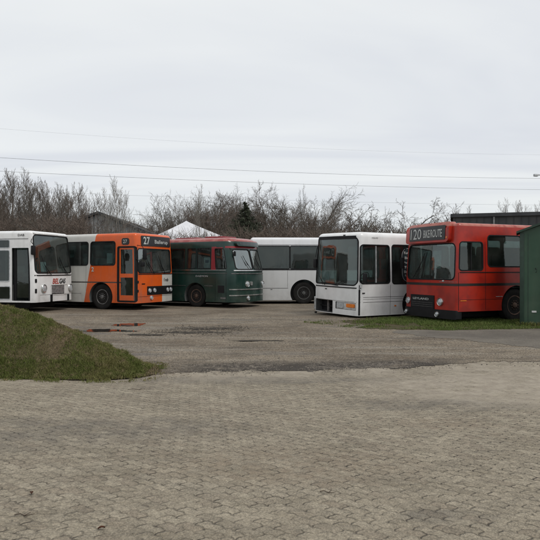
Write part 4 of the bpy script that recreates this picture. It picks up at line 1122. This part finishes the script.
gn = [(338, 203, 46, 0, 'crooked bare tree above the middle of the white coach'), (356, 211, 49, 1, 'small crooked bare tree above the right end of the white coach'), (383, 203, 45, 2, 'wide crooked bare tree between the white coach and the red bus'),
      (372, 214, 52, 0, 'low crooked bare tree in the gap left of the wide crooked one'), (402, 212, 48, 1, 'low bare tree behind the left corner of the red bus roof'), (425, 211, 50, 0, 'bare tree above the route box of the red bus'),
      (446, 208, 50, 2, 'bare tree at the left end of the dark building')]
for px, py, z, k, lb in gn: place(gna[k], PX(px, z), z, HT(py - 5, z), rg.random() * 6.28, 'bare_tree', lb, 'tree', sx=1.05)
for px, py, z, lb in ((468, 203, 58, 'bare treetop showing over the left part of the dark building'), (503, 196, 56, 'taller bare treetop showing over the middle of the dark building'), (519, 199, 57, 'bare treetop right of the taller one over the dark building'), (533, 200, 55, 'bare treetop over the dark building at the right edge')):
    place(sap[int(px) % 6], PX(px, z), z, HT(py, z), px, 'bare_tree', lb, 'tree', sx=.9)
# shrubs filling the foot of the wood
sh = []
for i in range(40):
    px = -12 + i * 11.8; z = rg.uniform(38, 43)
    if 88 < px < 150: z = 39; top = 232
    elif 150 <= px < 228: top = 238
    elif px < 95: top = rg.uniform(211, 222)
    elif px < 330: top = rg.uniform(225, 232)
    else: top = rg.uniform(222, 230)
    place(shr[i % 4], PX(px, z), z, HT(top, z), rg.random() * 6.28, 'bare_shrub', 'leafless brown many-stemmed shrub in the hedge row behind the buses', 'shrub', 'bare shrubs along the hedge behind the buses', 1.1)

# dense bramble and twig mass in the hedge line (nobody could count it)
def thicket(name, n, x0, x1, y0, y1, top, mt, seed, r=.012, ln=.6):
    rg = np.random.default_rng(seed); segs = []
    while len(segs) < n:
        x = rg.uniform(x0, x1); y = rg.uniform(y0, y1); t = top(x, y); z = t * rg.random() ** .75
        d = Vector((rg.normal(0, .5), rg.normal(0, .5), rg.uniform(.1, 1))).normalized()
        p = Vector((x, y, z)); l_ = ln * rg.uniform(.5, 1.4); segs.append((p, p + d * l_, r, r * .4, 3))
    me = tubes_mesh(name, segs); o = link(name, me, mt); o['kind'] = 'stuff'; return o
def topf(x, y):
    px = 270 + 606 * x / y
    base = 222 if px < 88 else 238 if px < 228 else 234 if px < 345 else 235
    return max(.6, HT(base, y) + .5 * fbm(x, y, .6, 2) + .3 * fbm(x, y, 2.5, 3))
thicket('bramble_thicket', 26000, -26, 17, 38, 41, topf, BK['brown'], 1)
def topb(x, y):
    px = 270 + 606 * x / y
    base = 216 if px < 88 else 232 if px < 150 else 228 if px < 330 else 231
    return max(.6, HT(base, y) + .6 * fbm(x, y, .4, 12) + .4 * fbm(x, y, 1.8, 13))
thicket('bramble_thicket', 15000, -36, 22, 49.5, 56, topb, BK['dark'], 2, .02, .8)

thicket('reflection_treeline', 9000, -70, 70, -46, -40, lambda x, y: 5.5 + 2.5 * fbm(x, 0, .08, 4) + 1.2 * fbm(x, 0, .4, 6), BK['dark'], 9, .05, 1.8)  # unseen tree row added behind the camera to give the bus glass dark reflections
# conifer
def conifer(x, y, h, w):
    g = empty('conifer', (x, y, 0), 0, label='dark green conifer standing among the bare trees behind the long grey-white bus', cat='tree')
    me = tubes_mesh('trunk', [(Vector((0, 0, 0)), Vector((0, 0, h * .6)), .12, .06, 8), (Vector((0, 0, h * .6)), Vector((0, 0, h)), .06, .01, 8)])
    me.materials.append(BK['dark']); o = bpy.data.objects.new('trunk', me); COL.objects.link(o); o.parent = g
    rg = random.Random(5); segs = []; V = []; Fs = []
    for k in range(230):
        t = (k + rg.random()) / 230; z = .6 + (h - .7) * t; L_ = w / 2 * (1 - t) ** 1.15 * rg.uniform(.65, 1.12) + .12; a = rg.random() * 6.283
        p = Vector((0, 0, z)); d = Vector((math.cos(a), math.sin(a), .25 - .25 * (1 - t)))
        e = p + d * L_; segs.append((p, e, .02, .006, 3))
        m = int(34 * L_ / .8) + 8
        for i in range(m):
            f = rg.uniform(.15, 1.0); c = p.lerp(e, f) + rvec(rg) * .10 * L_ + Vector((0, 0, -.10 * f * L_))
            u = rvec(rg); v = u.cross(rvec(rg)).normalized(); s = rg.uniform(.06, .12); q = len(V)
            V += [c - u * s, c + v * s * .35, c + u * s - Vector((0, 0, s * .5)), c - v * s * .35]; Fs.append((q, q + 1, q + 2, q + 3))
    me = tubes_mesh('branches', segs); me.materials.append(BK['dark']); o = bpy.data.objects.new('branches', me); COL.objects.link(o); o.parent = g
    me = bpy.data.meshes.new('crown'); me.from_pydata([tuple(v) for v in V], [], Fs)
    me.materials.append(simple('conifer_needles', (.045, .055, .030), .8, sc=3, var=.5)); o = bpy.data.objects.new('crown', me); COL.objects.link(o); o.parent = g
conifer(PX(245, 43.5), 43.5, HT(201, 43.5), 8.0)

# ------------------------------------------------------------------ power line
LP, RP = Vector((-26.5, 43.1, 0)), Vector((26.9, 56.3, 0))
pole_m = simple('pole_wood', (.10, .085, .07), .9, sc=3); wire_m = simple('wire', (.20, .21, .22), .5)
for P0, lb in ((RP, 'wooden power pole at the right, its crossarm tip just inside the frame'), (LP, 'wooden power pole beyond the left edge of the thicket')):
    g = empty('power_pole', P0, math.atan2(13.2, 53.4), label=lb, cat='power pole')
    b = bmesh.new(); tube(b, [(0, 0, 0), (0, 0, 12.6)], [.16, .10], 12); build('post', b, pole_m, g)
    for z in (12.3, 10.15, 9.05, 7.65):
        b = bmesh.new(); rbox(b, -.06, .06, -1., 1., z - .12, z - .02, .01); build('crossarm', b, pole_m, g)
        for y in (-.9, 0.9):
            b = bmesh.new(); t = bmesh.new()
            tube(b, [(0, y, z - .02), (0, y, z + .04), (0, y, z + .05), (0, y, z + .1)], [.03, .03, .055, .03], 10); build('insulator', b, M['white_trim'], g)
b = bmesh.new(); rbox(b, -2.45, 0, -.05, .05, 10.2, 10.32, .01)
rg_ = bpy.data.objects
arm = build('side_arm', b, M['alu'], [o for o in bpy.data.objects if o.name.startswith('power_pole')][0])
b = bmesh.new(); rbox(b, -2.75, -2.35, -.12, .12, 10.10, 10.34, .06); build('lamp_head', b, M['alu'], arm)
WR = [(12.2, .55, .0035, 'highest and faintest of the overhead wires'), (10.0, .42, .011, 'uppermost clearly visible overhead wire, just over the left treetops'), (8.95, .30, .011, 'second clearly visible overhead wire, below the uppermost clear one'), (7.52, .25, .006, 'lowest overhead wire, passing just above the round treetops')]
for z, sag, r, lb in WR:
    b = bmesh.new(); p = []
    for k in range(41):
        t = k / 40; q = LP.lerp(RP, t); p.append((q.x, q.y, z - 4 * sag * t * (1 - t)))
    tube(b, p, r, 6); tag(build('overhead_wire', b, wire_m), lb, 'wire')

# ------------------------------------------------------------------ light, sky, camera
SUN_EL, SUN_AZ = R(56), R(-35)     # azimuth measured from behind the camera towards the right
sd = Vector((math.cos(SUN_EL) * math.sin(R(50)), -math.cos(SUN_EL) * math.cos(R(50)), math.sin(SUN_EL)))
sl = bpy.data.lights.new('sun', 'SUN'); sl.energy = 1.3; sl.angle = R(18); sl.color = (1, .965, .92)
so = bpy.data.objects.new('sun', sl); COL.objects.link(so); so.rotation_euler = sd.to_track_quat('Z', 'Y').to_euler()
w = bpy.data.worlds.new('World'); scene.world = w; w.use_nodes = True; nt = w.node_tree; nt.nodes.clear()
out = nt.nodes.new('ShaderNodeOutputWorld'); sky = nt.nodes.new('ShaderNodeTexSky'); sky.sky_type = 'NISHITA'; sky.sun_disc = False
sky.sun_elevation = SUN_EL; sky.sun_rotation = math.atan2(sd.x, sd.y); sky.dust_density = 3
bg = nt.nodes.new('ShaderNodeBackground'); bg.inputs[1].default_value = .08; nt.links.new(sky.outputs[0], bg.inputs[0])
tc = nt.nodes.new('ShaderNodeTexCoord'); sep = nt.nodes.new('ShaderNodeSeparateXYZ'); nt.links.new(tc.outputs['Generated'], sep.inputs[0])
ex, ey, ez = (X(nt, sep.outputs[i]) for i in range(3))
zz = ez.max(.0) + .10
cmb = nt.nodes.new('ShaderNodeCombineXYZ')
for i, q in enumerate((ex / zz * .45 + ey / zz * .12, ey / zz * 1.0)): nt.links.new(q.v, cmb.inputs[i])
def wn(sc, det, dist=0.):
    n = nt.nodes.new('ShaderNodeTexNoise'); n.inputs['Scale'].default_value = sc; n.inputs['Detail'].default_value = det; n.inputs['Distortion'].default_value = dist
    n.inputs['Roughness'].default_value = .5; nt.links.new(cmb.outputs[0], n.inputs['Vector']); return X(nt, n.outputs['Fac'])
c1 = wn(.7, 5, .8).ramp(.36, .62); 
mx = nt.nodes.new('ShaderNodeMix'); mx.data_type = 'RGBA'; nt.links.new(c1.v, mx.inputs[0])
mx.inputs[6].default_value = (.695, .72, .765, 1); mx.inputs[7].default_value = (.83, .85, .855, 1)
mh_ = nt.nodes.new('ShaderNodeMix'); mh_.data_type = 'RGBA'; nt.links.new(ez.ramp(.0, .16, 1, 0).v, mh_.inputs[0]); nt.links.new(mx.outputs[2], mh_.inputs[6]); mh_.inputs[7].default_value = (.75, .79, .80, 1)
bg2 = nt.nodes.new('ShaderNodeBackground'); bg2.inputs[1].default_value = 1.; nt.links.new(mh_.outputs[2], bg2.inputs[0])
ms = nt.nodes.new('ShaderNodeMixShader'); ms.inputs[0].default_value = .88
nt.links.new(bg.outputs[0], ms.inputs[1]); nt.links.new(bg2.outputs[0], ms.inputs[2]); nt.links.new(ms.outputs[0], out.inputs[0])

cam = bpy.data.cameras.new('camera'); co = bpy.data.objects.new('camera', cam); COL.objects.link(co); scene.camera = co
co.location = (0, 0, 1.6); co.rotation_euler = (R(90), 0, 0); cam.sensor_width = 36; cam.lens = 606 / 540 * 36
cam.shift_y = -1 / 540; cam.clip_start = .05; cam.clip_end = 4000
scene.view_settings.view_transform = 'Standard'; scene.view_settings.look = 'None'; scene.view_settings.gamma = 1; scene.view_settings.exposure = 0.16
scene.view_settings.use_curve_mapping = False
scene.render.engine = 'CYCLES'; scene.cycles.max_bounces = 8; scene.cycles.transparent_max_bounces = 16
scene.render.resolution_x = scene.render.resolution_y = 1024
